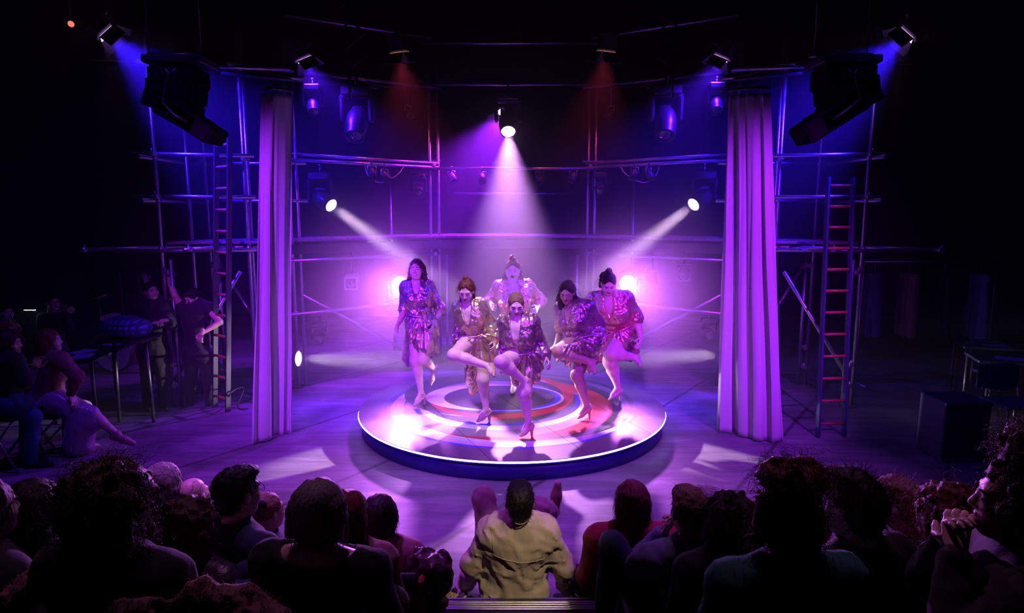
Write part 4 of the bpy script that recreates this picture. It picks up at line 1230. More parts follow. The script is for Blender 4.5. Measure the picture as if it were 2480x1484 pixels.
def hair(style, W, A, hs, root, m, seed, hc, detail=1.0, h=.009):
    if style == 'bald': return None
    cap = [Ell(W(0, -.022, .038), V(.082, .099, .088) * hs, A, .02)]
    warp_n, fr, cuts, sub = .004, 50, [], True
    sdv, hfv, huv = A
    K, L, curl, grav, fly, gmix = 500, .035, .002, .1, .5, .0
    C = lambda a, b, r1, r2, k=.03: Cap(W(*a), W(*b), r1 * hs, r2 * hs, k=k)
    if style == 'short':
        cap += [Ell(W(0, -.05, -.03), V(.066, .055, .05) * hs, A, .02), Ell(W(0, .03, .085), V(.066, .07, .035) * hs, A, .02)]
        warp_n, fr, K, L, gmix, fly = .006, 60, 600, .022, .55, .25
    elif style == 'quiff':
        cap += [Ell(W(0, -.05, -.03), V(.066, .055, .05) * hs, A, .02), Ell(W(0, .04, .10), V(.075, .085, .042) * hs, A, .03)]
        warp_n, fr, K, L, fly = .009, 40, 600, .045, .4
    elif style == 'bob':
        cap += [Ell(W(0, -.03, .03), V(.105, .115, .105) * hs, A, .03), C((.055, -.03, -.02), (.052, -.02, -.085), .058, .045, .05), C((-.055, -.03, -.02), (-.052, -.02, -.085), .058, .045, .05), C((0, -.06, 0), (0, -.055, -.085), .07, .05, .05)]
        cuts = [(W(0, -.03, -.108), -huv + hfv * .25)]
        warp_n, fr, K, L, grav, fly, gmix = .003, 40, 700, .06, 1.0, .10, .9
    elif style == 'long':
        cap += [Ell(W(0, -.03, .03), V(.095, .108, .10) * hs, A, .03), C((.05, -.05, -.02), (.055, -.06, -.24), .06, .05), C((-.05, -.05, -.02), (-.055, -.06, -.24), .06, .05), C((0, -.075, 0), (0, -.085, -.27), .065, .055)]
        warp_n, fr, K, L, grav, fly, gmix = .006, 30, 800, .13, 1.4, .15, 1.0
    elif style == 'curly':
        cap += [Ell(W(0, -.04, .03), V(.118, .128, .122) * hs, A, .04), Ell(W(0, -.06, -.09), V(.11, .10, .09) * hs, A, .05)]
        warp_n, fr, K, L, curl, grav, fly, gmix = .026, 26, 900, .075, .009, .6, .4, .15
    elif style == 'curlylong':
        cap += [Ell(W(0, -.035, .025), V(.115, .12, .112) * hs, A, .04), C((.06, -.05, -.04), (.075, -.06, -.28), .07, .06), C((-.06, -.05, -.04), (-.075, -.06, -.28), .07, .06), C((0, -.08, -.02), (0, -.09, -.32), .08, .07)]
        warp_n, fr, K, L, curl, grav, fly, gmix = .020, 30, 750, .11, .008, 1.0, .32, .5
    elif style == 'updo':
        cap += [Ell(W(0, -.05, -.03), V(.082, .07, .07) * hs, A, .02), Ell(W(.0, -.03, .15), V(.10, .085, .062) * hs, A, .04), Ell(W(-.05, -.03, .165), V(.045, .05, .045) * hs, A, .03), Ell(W(.055, -.02, .16), V(.04, .05, .05) * hs, A, .03), C((-.085, .0, .06), (-.095, .0, -.06), .028, .02), C((.085, .0, .06), (.09, .0, -.08), .026, .018)]
        warp_n, fr, K, L, curl, grav, fly, gmix = .020, 38, 750, .06, .009, .4, .45, .15
    elif style == 'mid':
        cap += [Ell(W(0, -.03, .03), V(.098, .108, .102) * hs, A, .03), C((.05, -.04, -.02), (.058, -.05, -.15), .056, .04), C((-.05, -.04, -.02), (-.058, -.05, -.15), .056, .04), C((0, -.07, 0), (0, -.075, -.15), .06, .045)]
        warp_n, fr, K, L, grav, fly, gmix = .005, 34, 700, .10, 1.1, .18, 1.0
    elif style == 'tied':
        cap += [C((0, -.09, .02), (0, -.13, -.02), .035, .03), C((0, -.13, -.02), (0, -.13, -.15), .03, .014)]
        warp_n, K, L = .003, 250, .03
    v = Vol(cap, h)
    s0 = seed * 1.7
    def wf(x, y, z):
        u = (x - hc[0]) * sdv[0] + (y - hc[1]) * sdv[1] + (z - hc[2]) * sdv[2]
        w_ = (x - hc[0]) * hfv[0] + (y - hc[1]) * hfv[1] + (z - hc[2]) * hfv[2]
        g = .003 * np.sin(np.arctan2(u, -w_) * 30 + 3 * vnoise(x * 18, y * 18, z * 10 + s0))
        return g + warp_n * vnoise(x * fr + s0, y * fr, z * fr) + .4 * warp_n * vnoise(x * fr * 2.3, y * fr * 2.3 + s0, z * fr * 2.3)
    v.warp(wf)
    v.sub(Ell(W(0, .125, -.03), V(.072, .092, .11) * hs, A, .012))
    if style in ('short', 'quiff', 'tied'):
        for q in (-1, 1): v.sub(Ell(W(q * .08, .035, -.045), V(.03, .045, .05) * hs, A, .01))
    for c in cuts: v.half(*c)
    P_, F_ = v.mesh()
    ho = mesh_obj('hair', P_, F_, m, root)
    r_, n_ = surf_roots(ho, int(K * detail * .85), seed + 11, lambda c, n: ((c - hc) @ hfv < .075))
    if len(r_):
        d = n_ * (1 - .75 * gmix) + V(0, 0, -gmix)
        strands('hair_strands', r_ - n_ * .004, d, L * hs, m, ho, seed=seed, curl=curl, turns=1.6, grav=grav, r=.0011, n=11 if curl > .004 else 5, fly=fly)
    return ho

def glasses(root, W, A, hs):
    m = MB()
    for q in (-1, 1):
        m.path([W(q * .033 + .024 * math.cos(t), .098, .004 + .017 * math.sin(t)) for t in np.linspace(0, 6.283, 17)], .0018, n=5, cap=False)
        m.path([W(q * .057, .096, .008), W(q * .078, .04, .010), W(q * .080, -.01, .006)], .0017, n=5)
    m.path([W(-.009, .099, .006), W(.009, .099, .006)], .0018, n=5)
    m.build('spectacles', M_GLASSES, root)

def figure(label, J, hf, hu, skin_m, hair_style, hair_m, top, bottom=C_BLACK, shoe=C_BLACK, bulk=1.0, hs=1.0, male=False, h=.010, sleeve=1.0, legs=1.0, seed=1,
           face=True, specs=False, group=None, curl=.5, neckline=0.0, hands=('L', 'R'), hdir=None, hnrm=None, detail=1.0, mouth='closed', loose=.018, origin=None, fat=1.0, folds=.010, collar=False, skirt=None, hair_h=.009, box=False, head_h=None, hand_h=.0058):
    root = empty('person', origin if origin is not None else (J['pel'][0], J['pel'][1], min(v_[2] for k_, v_ in J.items() if k_[:2] in ('an', 'to'))), label, 'person', group)
    TP, at, (sd, fw, up) = torso(J, bulk, 0 if male else .9, male)
    HP, HS, HPO, W, A = head_prims(J['hed'], hf, hu, hs, fat)
    huv, hfv = unit(hu), unit(hf)
    neck = Cap(at(1.0), J['hed'] - huv * .055 * hs - hfv * .014, .054 * (1.1 if male else 1) * bulk ** .4, .050 * (1.12 if male else 1), k=.03)
    body = list(TP) + [neck]
    for q in 'LR':
        body += limb_arm(J['sh' + q], J['el' + q], J['wr' + q], bulk ** .8)
        if 'kn' + q in J:
            body += limb_leg(J['hi' + q], J['kn' + q], J['an' + q], bulk ** .8)
    ms = [Vol(body, h * (2.1 if sleeve > .3 and legs > .5 else 1.5)).mesh()]
    hv = Vol(HP + [neck], head_h or max(h * .62, .006))
    for s_ in HS: hv.sub(s_)
    for s_ in HPO: hv.add(s_)
    ms.append(hv.mesh())
    for q in hands:
        d = unit(J['wr' + q] - J['el' + q])
        if hdir and q in hdir: d = unit(V(hdir[q]))
        nr = V(hnrm[q]) if hnrm and q in hnrm else V(0, 0, 1) + fw * .2
        thumb = (1 if q == 'L' else -1) * (1 if np.dot(np.cross(d, nr), sd) > 0 else -1)
        ms.append(Vol(hand_prims(J['wr' + q], d, nr, thumb, curl, 1.0), hand_h, pad=.012).mesh())
    v, f = join(*ms)
    mesh_obj('body', v, f, skin_m, root)
    if face: face_parts(root, W, A, mouth, hs)
    if specs: glasses(root, W, A, hs)
    def infl(pr, e):
        if isinstance(pr, Ell): return Ell(pr.c, pr.r + e, pr.R, pr.k + .012)
        return Cap(pr.a, pr.b, pr.ra + e, pr.rb + e, pr.k + .012, pr.fl, pr.fk)
    s0 = seed * 2.3
    def wc(x, y, z):
        u = x + .06 * vnoise(x * 6 + s0, y * 6, z * 6); w = z + .06 * vnoise(x * 6, y * 6 + s0, z * 6)
        return folds * (np.abs(vnoise(u * 24 + s0 + w * 6, y * 18, w * 8)) + .55 * np.abs(vnoise(u * 10 + w * 8, y * 12 + s0, w * 34 + u * 12)) + .4 * vnoise(u * 7, y * 7 + s0, w * 7) - .5)
    if top is not None:
        CP = [infl(p_, loose) for p_ in TP]
        for q in 'LR':
            sh, el, wr = J['sh' + q], J['el' + q], J['wr' + q]
            CP.append(Cap(sh, el if sleeve > .3 else sh + (el - sh) * max(sleeve, .02) * 3.3, (.056 + loose) * bulk ** .8, (.043 + loose) * bulk ** .7, k=.04))
            if sleeve > .3:
                CP.append(Cap(el, el + (wr - el) * .92 * sleeve, (.044 + loose) * bulk ** .7, .030 + loose * .8, k=.03))
        if box: CP.append(Cap(at(.72), at(.02, -.01), .15 * bulk, .165 * bulk, k=.06, fl=fw, fk=1.2))
        if collar:
            CP.append(Cap(at(1.0), at(1.09, .01), .068, .066, k=.02))
        cv = Vol(CP, h * 1.5)
        cv.warp(wc)
        nb = at(1.06, -.005)
        cv.sub(Cap(nb, at(1.3), .058 + neckline * .6, .09, k=.01))
        if neckline: cv.sub(Ell(at(1.04), (.10 + neckline, .075 + neckline * .6, .05 + neckline * .4), (sd, fw, up), .01))
        P_, F_ = cv.mesh(); to = mesh_obj('top', P_, F_, top, root)
    if bottom is not None and 'knL' in J:
        BP = [infl(TP[0], .02), infl(TP[7], .02)] + [infl(p_, .02) for p_ in TP[8:10]]
        for q in 'LR':
            hi, kn, an = J['hi' + q], J['kn' + q], J['an' + q]
            BP += [Cap(hi, kn, .104 * bulk ** .8, .072 * bulk ** .6, k=.04)]
            if legs > .5: BP += [Cap(kn, kn + (an - kn) * .96 * legs, .070 * bulk ** .6, .052, k=.03)]
        for (a_, b_, r1, r2) in (skirt or ()): BP.append(Cap(a_, b_, r1, r2, k=.05))
        bv = Vol(BP, h * (1.35 if skirt else 2.0)); bv.warp(wc)
        P_, F_ = bv.mesh(); mesh_obj('skirt' if skirt else 'trousers', P_, F_, bottom, root)
        for q in 'LR':
            an = J['an' + q]; to = J.get('to' + q)
            if to is None: to = an + unit(V(fw[0], fw[1], 0)) * .17 - V(0, 0, .05)
            d = unit(to - an); ld = unit(an - J['kn' + q])
            hc = an + unit(ld - d * np.dot(ld, d) * .9 - d * .25) * .045
            sv = Vol([Cap(hc, an + (to - an) * .6 + (hc - an) * .35, .036, .036, k=.03), Cap(an + (to - an) * .55 + (hc - an) * .35, to, .038, .028, k=.03), Cap(an, hc, .042, .036, k=.02)], .012)
            P_, F_ = sv.mesh(); mesh_obj('shoe', P_, F_, shoe, root)
    hair(hair_style, W, A, hs, root, hair_m, seed, J['hed'], detail, hair_h)
    return root, W, A, at, (sd, fw, up), J

def seated(px, py, Y, yaw=0, pitch=0.0, sw=1.0, tier=0.0, arms='lap', lean=0.0, roll=0.0):
    """joints of a person sitting with the head centre on that sight line"""
    a = math.radians(yaw)
    fw, rt = V(math.sin(a), math.cos(a), 0), V(math.cos(a), -math.sin(a), 0)
    hc = atY(px, py, Y)
    J = {'hed': hc, 'fwd': fw}
    nek = hc - V(0, 0, .16) - fw * .03 + rt * roll
    J['nek'] = nek
    z = max(nek[2] - .48, tier + .12)
    pel = V(nek[0], nek[1], z) + fw * lean
    J['pel'] = pel
    L_ = -rt; floorseat = pel[2] < tier + .3
    for q, s in (('L', -1), ('R', 1)):
        J['sh' + q] = nek - V(0, 0, .052) + rt * s * .178 * sw
        J['hi' + q] = pel + rt * s * .09
        if arms == 'lap':
            J['el' + q] = J['sh' + q] + rt * s * .05 - V(0, 0, .26) + fw * .05
            J['wr' + q] = J['el' + q] - rt * s * .11 + fw * .19 - V(0, 0, .03)
        elif arms == 'chin':
            J['el' + q] = J['sh' + q] + rt * s * .07 - V(0, 0, .19) + fw * .19
            J['wr' + q] = nek + rt * s * .06 + fw * .17 + V(0, 0, .0)
        if floorseat:
            J['kn' + q] = J['hi' + q] + fw * .26 + V(0, 0, .04) + rt * s * .20
            J['an' + q] = V(*(J['hi' + q] + fw * .34 - rt * s * .10)[:2], tier + .08)
        else:
            J['kn' + q] = J['hi' + q] + fw * .41 + rt * s * .05
            J['an' + q] = J['kn' + q] + fw * .04 - V(0, 0, min(.40, J['kn' + q][2] - tier - .08))
        J['to' + q] = J['an' + q] + fw * .17 - V(0, 0, .04)
    hf = fw * math.cos(pitch) + V(0, 0, math.sin(pitch)); hu = V(0, 0, 1) * math.cos(pitch) - fw * math.sin(pitch)
    return J, hf, hu

M_SEAT = mat('seat_fabric_black', (.02, .018, .02), rough=.9, noise=.3); M_SEATRED = mat('seat_red', (.45, .03, .04), rough=.7)
def stool(J, tier, label):
    p = J['pel']; top = p[2] - .125
    if top < tier + .05: return
    r = empty('stool', (p[0], p[1], tier), label, 'stool', 'stools under the audience')
    MB().box((p[0], p[1], top - .03), (.40, .38, .055), bev=.015).build('seat', M_SEAT, r)
    for a in (-1, 1):
        for b in (-1, 1):
            if top - .06 > tier + .02: MB().tube((p[0] + a * .15, p[1] + b * .14, tier), (p[0] + a * .14, p[1] + b * .13, top - .055), .013, n=8).build('leg', M_DARKSTEEL, r)

AUD = []
def aud(label, px, py, Y, **k):
    k.setdefault('head_h', .0088); k.setdefault('hand_h', .0075 if k.get('arms') != 'chin' else .006)
    tier = 0 if Y > 3.42 else (.20 if Y > 2.36 else .52)
    yaw = k.pop('yaw', (1240 - px) / 60.0)
    J, hf, hu = seated(px, py, Y, yaw, k.pop('pitch', 0), k.pop('sw', 1.0), tier, k.pop('arms', 'lap'), k.pop('lean', .02), k.pop('roll', 0))
    for jn, q_ in k.pop('over', {}).items(): J[jn] = atY(*q_)
    hy = k.pop('hyaw', None)
    if hy is not None:
        a = math.radians(hy); hf = V(math.sin(a), math.cos(a), hf[2])
    r = figure(label, J, hf, hu, k.pop('skin', SK_A), k.pop('style', 'short'), k.pop('hairm', H_DARK), k.pop('top', C_BLACK), group='spectators watching from the front rows', origin=(J['pel'][0], J['pel'][1], tier), **k)
    w_ = label.split(',')[0].split()[:9]
    while w_[-1] in ('and', 'the', 'a', 'with', 'of', 'behind', 'beside', 'between', 'in', 'mostly', 'half', 'hidden', 'whose', 'crown', 'beyond', 'near', 'at', 'big', 'right'): w_.pop()
    stool(J, tier, 'low black stool under the ' + ' '.join(w_))
    return r
# --- left block
a2 = aud('big foreground spectator with a mass of curly hair and fleecy collar, at left', 280, 1225, 1.95, style='curly', hairm=H_BROWN, top=C_BLACK, hs=1.06, seed=21, yaw=12, h=.009, detail=1.5, sw=1.1)
aud('spectator with smooth grey hair mostly hidden behind the big curly head', 400, 1172, 3.55, style='mid', hairm=H_GREY, top=C_NAVY, seed=22, detail=.5)
aud('bald spectator whose crown shows above the wavy brown hair', 468, 1202, 3.62, style='bald', hairm=H_GREY, top=C_TAUPE, seed=23, male=True, fat=1.1)
aud('spectator with long wavy brown hair and a dark quilted jacket', 462, 1272, 2.62, style='curlylong', hairm=H_BROWN, top=C_PUFF, seed=24, yaw=22, sw=1.08)
aud('man with short dark hair, spectacles and navy collared jacket', 577, 1194, 2.86, style='short', hairm=H_BLACK, top=C_NAVY, seed=25, yaw=34, male=True, specs=True, collar=True, sw=1.12, hs=1.04)
a6 = aud('spectator with spectacles, blond hair and black bow, right of the man in navy', 650, 1238, 3.55, style='tied', hairm=H_BLOND, top=C_NAVY, seed=26, yaw=38, specs=True, hs=.95)
aud('woman with a large fair bob and wide black neckline', 776, 1236, 2.38, style='bob', hairm=H_GREY, top=C_BLACK, seed=27, yaw=8, neckline=.05, sw=1.15, h=.009, detail=1.4)
aud('woman with straight red hair and pink top, behind the fair bob', 848, 1243, 3.05, style='long', hairm=H_RED, top=C_PINK, seed=28, yaw=14)
aud('woman with a dark chin length bob and dusty pink blouse', 922, 1245, 3.52, style='bob', hairm=H_DARK, top=C_PINK, seed=29, yaw=6, hs=.93, sw=.98)
aud('spectator in brown crouching between the man in navy and fair bob', 738, 1282, 3.5, style='mid', hairm=H_BROWN, top=C_TAUPE, seed=30, hs=.9, detail=.4)
# --- right block
aud('woman with straight auburn hair and a red jumper, left end of right block', 1529, 1212, 3.48, style='mid', hairm=H_AUBURN, top=C_RED, seed=31, yaw=-4, hs=.95, sw=1.08)
aud('spectator with short fair hair, blue grey jumper and a raised denim knee', 1668, 1240, 2.92, bottom=C_JEANS, over={'knL': (1484, 1322, 3.02), 'anL': (1462, 1530, 3.1), 'toL': (1450, 1560, 3.25)}, style='short', hairm=H_BLOND, top=C_GREY, seed=32, yaw=-10, arms='chin', sw=1.12, hs=1.02)
aud('spectator with pale hair half hidden behind the short fair hair', 1706, 1222, 3.5, style='mid', hairm=H_GREY, top=C_BLACK, seed=33, hs=.92, detail=.4)
aud('spectator with long dark curls and a black top', 1765, 1258, 2.75, style='curlylong', hairm=H_DARK, top=C_BLACK, seed=34, yaw=-8)
a13 = aud('spectator with a tall curly updo and fuzzy green jumper', 1902, 1255, 2.08, style='updo', hairm=H_AUBURN, top=C_GREEN, seed=35, yaw=-8, sw=1.15, h=.009, detail=1.5, hs=1.04)
aud('man with a swept dark quiff and charcoal jumper', 2068, 1232, 2.3, style='quiff', hairm=H_DARK, top=C_BLACK, seed=36, yaw=-24, male=True, sw=1.12, hs=1.06, detail=1.4)
aud('spectator in a red and blue plaid sleeve beyond the quiff', 1975, 1262, 3.3, style='short', hairm=H_DARK, top=C_PLAID, seed=37, yaw=-20, sw=1.25, hs=.9, detail=.4)
aud('man with short tousled fair hair beside the dark quiff', 2188, 1228, 2.95, style='quiff', hairm=H_BLOND, top=C_BLACK, seed=38, yaw=-30, male=True, hs=.98)
aud('spectator with long reddish curls and maroon sleeve near the right edge', 2288, 1248, 2.35, style='curlylong', hairm=H_AUBURN, top=C_MAROON, seed=39, yaw=-26, detail=1.3)
aud('dark foreground spectator at the right edge with face in profile', 2462, 1215, 1.72, style='updo', hairm=H_BROWN, top=C_BLACK, seed=40, yaw=-62, h=.009, hs=1.02, detail=1.2, arms='chin')
aud('spectator at the far left edge, only the face showing', -32, 1235, 2.3, style='mid', hairm=H_DARK, top=C_BLACK, seed=41, yaw=30, detail=.5)
a22 = aud('spectator with a jewelled hair clip, behind the big curly head', 92, 1232, 2.5, style='mid', hairm=H_BLACK, top=C_BLACK, seed=42, yaw=24, detail=.6)

def fuzz(obj, K, L, m, seed, r=.0012, grav=.3, test=None):
    r_, n_ = surf_roots(obj, K, seed, test)
    return strands('fuzz', r_, n_, L, m, obj, seed=seed, curl=.003, turns=1.2, grav=grav, r=r, n=6, fly=.5)
fc = Vol([Cap(atY(395, 1462, 1.82), atY(480, 1448, 1.86), .045, .05, k=.04), Cap(atY(480, 1448, 1.86), atY(590, 1466, 1.84), .05, .05, k=.04), Cap(atY(590, 1466, 1.84), atY(668, 1510, 1.78), .05, .05, k=.04), Cap(atY(395, 1470, 1.82), atY(300, 1500, 1.72), .045, .04, k=.04),
          Cap(atY(185, 1418, 1.92), atY(120, 1398, 1.94), .04, .045, k=.04), Cap(atY(120, 1398, 1.94), atY(40, 1450, 1.88), .045, .05, k=.04), Cap(atY(185, 1420, 1.92), atY(300, 1500, 1.72), .04, .04, k=.04)], .009)
fc.warp(lambda x, y, z: .014 * vnoise(x * 30, y * 30, z * 30) + .006 * vnoise(x * 80, y * 80, z * 80))
_p, _f = fc.mesh()
fco = mesh_obj('fleece_collar', _p, _f, C_FUR, a2[0])
fco['label'] = 'fluffy brown fleece collar'
fuzz(fco, 1500, .016, C_FUR, 71)
_top = [c for c in a13[0].children if c.name.startswith('top')][0]
fuzz(_top, 3000, .010, C_GREEN, 72, r=.0008)

W6 = a6[1]
bw = Vol([Ell(W6(-.045, -.075, .085), (.038, .02, .026), k=.01), Ell(W6(.045, -.075, .085), (.038, .02, .026), k=.01), Ell(W6(0, -.085, .085), (.014, .016, .016), k=.01)], .006)
_p, _f = bw.mesh(); mesh_obj('hair_bow', _p, _f, C_BLACK, a6[0])
W22 = a22[1]
gm = MB()
for k_ in range(5):
    gm.lathe(W22(-.07 + .0 * k_, -.05, .09 - k_ * .014), (-.6, -.7, .3), [(0, .006), (.005, .006), (.008, .001)], n=8)
gm.build('hair_clip', mat('crystal_clip', (.8, .75, .9), rough=.08, metal=.9), a22[0])
# ------------------------------------------------------------------ curtains
def curtain_mat():
    m = bpy.data.materials.new('white_voile'); m.use_nodes = True
    nt = m.node_tree; b = nt.nodes['Principled BSDF']
    b.inputs['Base Color'].default_value = (.78, .76, .80, 1); b.inputs['Roughness'].default_value = .8
    b.inputs['Sheen Weight'].default_value = .2
    t = nt.nodes.new('ShaderNodeBsdfTranslucent'); t.inputs[0].default_value = (.75, .72, .78, 1)
    mx = nt.nodes.new('ShaderNodeMixShader'); mx.inputs[0].default_value = .35
    nt.links.new(b.outputs[0], mx.inputs[1]); nt.links.new(t.outputs[0], mx.inputs[2])
    nt.links.new(mx.outputs[0], nt.nodes['Material Output'].inputs['Surface'])
    tc = nt.nodes.new('ShaderNodeTexCoord'); n = nt.nodes.new('ShaderNodeTexNoise'); n.inputs['Scale'].default_value = 5
    mp = nt.nodes.new('ShaderNodeMapping'); mp.inputs['Scale'].default_value = (1, 1, .35); nt.links.new(tc.outputs['Object'], mp.inputs[0]); nt.links.new(mp.outputs[0], n.inputs[0])
    bp = nt.nodes.new('ShaderNodeBump'); bp.inputs['Strength'].default_value = .3; nt.links.new(n.outputs['Fac'], bp.inputs['Height']); nt.links.new(bp.outputs[0], b.inputs['Normal'])
    return m
M_VOILE = curtain_mat()
def curtain(top, bot, label, seed, nf):
    """top, bot: polylines of the gathered edges; a double sided pleated sheet"""
    root = empty('curtain', V(*[(a + b) / 2 for a, b in zip(bot[0], bot[-1])][:2], 0), label, 'curtain', 'tall white curtains flanking the stage')
    NU, NV = 140, 70
    R = np.random.RandomState(seed)
    def poly(P, u):
        P = [V(p) for p in P]; k = min(int(u * (len(P) - 1)), len(P) - 2); f = u * (len(P) - 1) - k
        return P[k] * (1 - f) + P[k + 1] * f
    ph = R.rand(4) * 6.28
    verts = np.zeros((NV + 1, NU + 1, 3))
    for j in range(NV + 1):
        t = j / NV
        for i in range(NU + 1):
            u = i / NU
            uu = u + .018 * math.sin(u * 17 + ph[0]) * (1 - .4 * t) + .012 * math.sin(9 * t + u * 5)
            a, b = poly(top, u), poly(bot, u)
            p = a * (1 - t) + b * t
            tl_ = poly(top, min(1, u + .02)) - poly(top, max(0, u - .02)); bl_ = poly(bot, min(1, u + .02)) - poly(bot, max(0, u - .02))
            d = unit(tl_ * (1 - t) + bl_ * t); nrm = V(d[1], -d[0], 0)
            amp = (.018 + .034 * t ** .8) * (.7 + .3 * math.sin(u * 9 + ph[1]))
            w = math.sin(uu * nf * 6.283 + ph[2] + .5 * math.sin(t * 3 + u * 4)) + .22 * math.sin(uu * nf * 2.3 * 6.283 + ph[3])
            p = p + nrm * amp * w + d * .025 * t * math.sin(uu * nf * 6.283 * 2 + ph[2])
            p[2] = max(p[2], .012)
            verts[j, i] = p
    idx = np.arange((NV + 1) * (NU + 1)).reshape(NV + 1, NU + 1)
    fs = np.stack([idx[:-1, :-1], idx[:-1, 1:], idx[1:, 1:], idx[1:, :-1]], -1).reshape(-1, 4)
    o = mesh_obj('cloth', verts.reshape(-1, 3), fs, M_VOILE, root)
    s = o.modifiers.new('thickness', 'SOLIDIFY'); s.thickness = .003
    r = MB().path([V(p) + V(0, 0, .05) for p in top], .016, n=8); r.build('rail', M_DARKSTEEL, root)
    for u in np.linspace(.04, .96, 7):
        p = poly(top, u)
        MB().path([p + V(.014 * math.cos(t), 0, .042 + .018 * math.sin(t)) for t in np.linspace(0, 6.28, 11)], .0035, n=5, cap=False).build('ring', M_STEEL, root)
    # stitched hem
    hv_ = verts[NV - 3:, :, :].copy()
    return root
def P_(px, py, Y): return atY(px, py, Y)
curtain([P_(634, 226, 6.7), P_(660, 226, 6.6), P_(708, 232, 6.9)], [atZ(606, 1078, .015), atZ(640, 1066, .02), atZ(672, 1052, .02), atZ(711, 1050, .02)], 'tall white curtain lit violet, left of the round stage', 3, 2.7)
curtain([P_(1764, 232, 6.9), P_(1810, 226, 6.7), P_(1866, 224, 6.6)], [atZ(1738, 1040, .02), atZ(1790, 1052, .02), atZ(1840, 1066, .02), atZ(1902, 1070, .015)], 'tall white curtain lit violet, right of the round stage', 8, 4.0)

# ------------------------------------------------------------------ ladders
def ladder(p0, p1, w, label, m, nr=11, skew=(1, 0, 0)):
    p0, p1 = V(p0), V(p1)
    r = empty('ladder', p0, label, 'ladder', 'ladders leaning on the scaffold towers')
    s = unit(V(skew))
    up = unit(p1 - p0); n = np.cross(s, up)
    for q in (-1, 1):
        MB().box((p0 + p1) / 2 + s * q * w / 2, (.028, .065, np.linalg.norm(p1 - p0)), (s, n, up), bev=.004).build('stile', m, r)
    for k in range(nr):
        c = p0 + (p1 - p0) * ((k + .6) / nr)
        MB().tube(c - s * w / 2, c + s * w / 2, .017, n=8).build('rung', M_RUNG, r)
    return r
M_RUNG = mat('worn_orange_rung', (.42, .15, .06), rough=.5, noise=.3, nscale=30); M_LAD = mat('dark_ladder_steel', (.035, .035, .045), rough=.45, metal=.3)
ladder(atZ(536, 992, 0), atY(540, 330, 7.85), .30, 'dark ladder with worn orange rungs at the left scaffold', M_LAD, 13, (.8, -.6, 0))
ladder(atZ(2012, 1058, 0), atY(2036, 430, 7.5), .30, 'dark blue ladder leaning on the right scaffold', mat('blue_ladder', (.03, .035, .12), rough=.45, metal=.2), 12, (1, .1, 0))

# ------------------------------------------------------------------ line array speakers
M_GRILLE = mat('speaker_grille', (.006, .006, .007), rough=.95, spec=.1)
def line_array(Y, bar, hang, boxes, size, label):
    c = atY(*hang, Y)
    root = empty('loudspeaker_array', c, label, 'loudspeaker', 'hanging loudspeaker arrays')
    a, b = atY(*bar[0], Y), atY(*bar[1], Y)
    MB().tube(a, b, .024).build('bar', M_DARKSTEEL, root)
    mid = (a + b) / 2
    for q in (-.25, .25):
        MB().tube(mid + V(q, 0, 0), mid + V(q, 0, 2.6), .006, n=6).build('hanger', M_DARKSTEEL, root)
    MB().box(c + V(0, 0, .02), (.55, .42, .07), bev=.01).build('flying_frame', M_BLACK, root)
    for i, (px, py, tilt) in enumerate(boxes):
        p = atY(px, py, Y); t = math.radians(tilt)
        ax = V(math.cos(t), 0, -math.sin(t)); az = V(math.sin(t), 0, math.cos(t))
        bx = MB().box(p, (size[0], .38, size[1]), (ax, V(0, 1, 0), az), bev=.018).build('cabinet', M_GRILLE, root)
        sgn = 1 if tilt > 0 else -1
        MB().box(p + ax * sgn * (size[0] / 2 + .004), (.012, .34, size[1] * .86), (ax, V(0, 1, 0), az)).build('grille', M_GRILLE, bx)
    m = MB()
    for q in (-1, 1):
        m.path([c + V(q * .12, -.15, 0)] + [atY(px, py, Y) + V(0, -.2, .0) for px, py, _ in boxes], .012, n=6)
    m.build('rigging_bar', M_DARKSTEEL, root)
line_array(6.4, ((360, 132), (488, 134)), (440, 158), [(436, 190, 0), (428, 224, 8), (420, 256, 20), (446, 284, 30), (480, 304, 34)], (.42, .17), 'black curved loudspeaker array hanging at the upper left')
line_array(6.4, ((1958, 134), (2112, 134)), (2040, 158), [(2042, 190, 0), (2050, 222, -8), (2056, 250, -28), (2022, 276, -31), (1990, 298, -33)], (.46, .2), 'black angled loudspeaker array hanging at the upper right')

# ------------------------------------------------------------------ unlit lamps on the rig
moving_head(atY(858, 330, 8.7), V(-.05, -.6, -.9), .12, 'large unlit moving head light hanging left of centre')
moving_head(atY(1612, 328, 8.7), V(-.1, -.6, -.9), .12, 'large unlit moving head light hanging right of centre')
moving_head(atY(760, 272, 8.4), V(.2, -.7, -.75), .068, 'small unlit moving head light near the top of the left curtain')
moving_head(atY(1736, 268, 8.4), V(-.1, -.7, -.75), .068, 'small unlit moving head light near the top of the right curtain')
moving_head(atY(772, 822, 9.0), V(.15, -1, .05), .066, 'small unlit moving head light low behind the left curtain', hung=True)
moving_head(atY(1720, 812, 9.0), V(-.1, -1, .05), .066, 'small unlit moving head light low beside the right curtain', hung=True)
moving_head(atY(1014, 466, 9.9), V(.1, -1, -.3), .066, 'small unlit moving head light on the rail left of centre')
moving_head(atY(1453, 462, 9.9), V(-.1, -1, -.3), .066, 'small unlit moving head light on the rail right of centre')
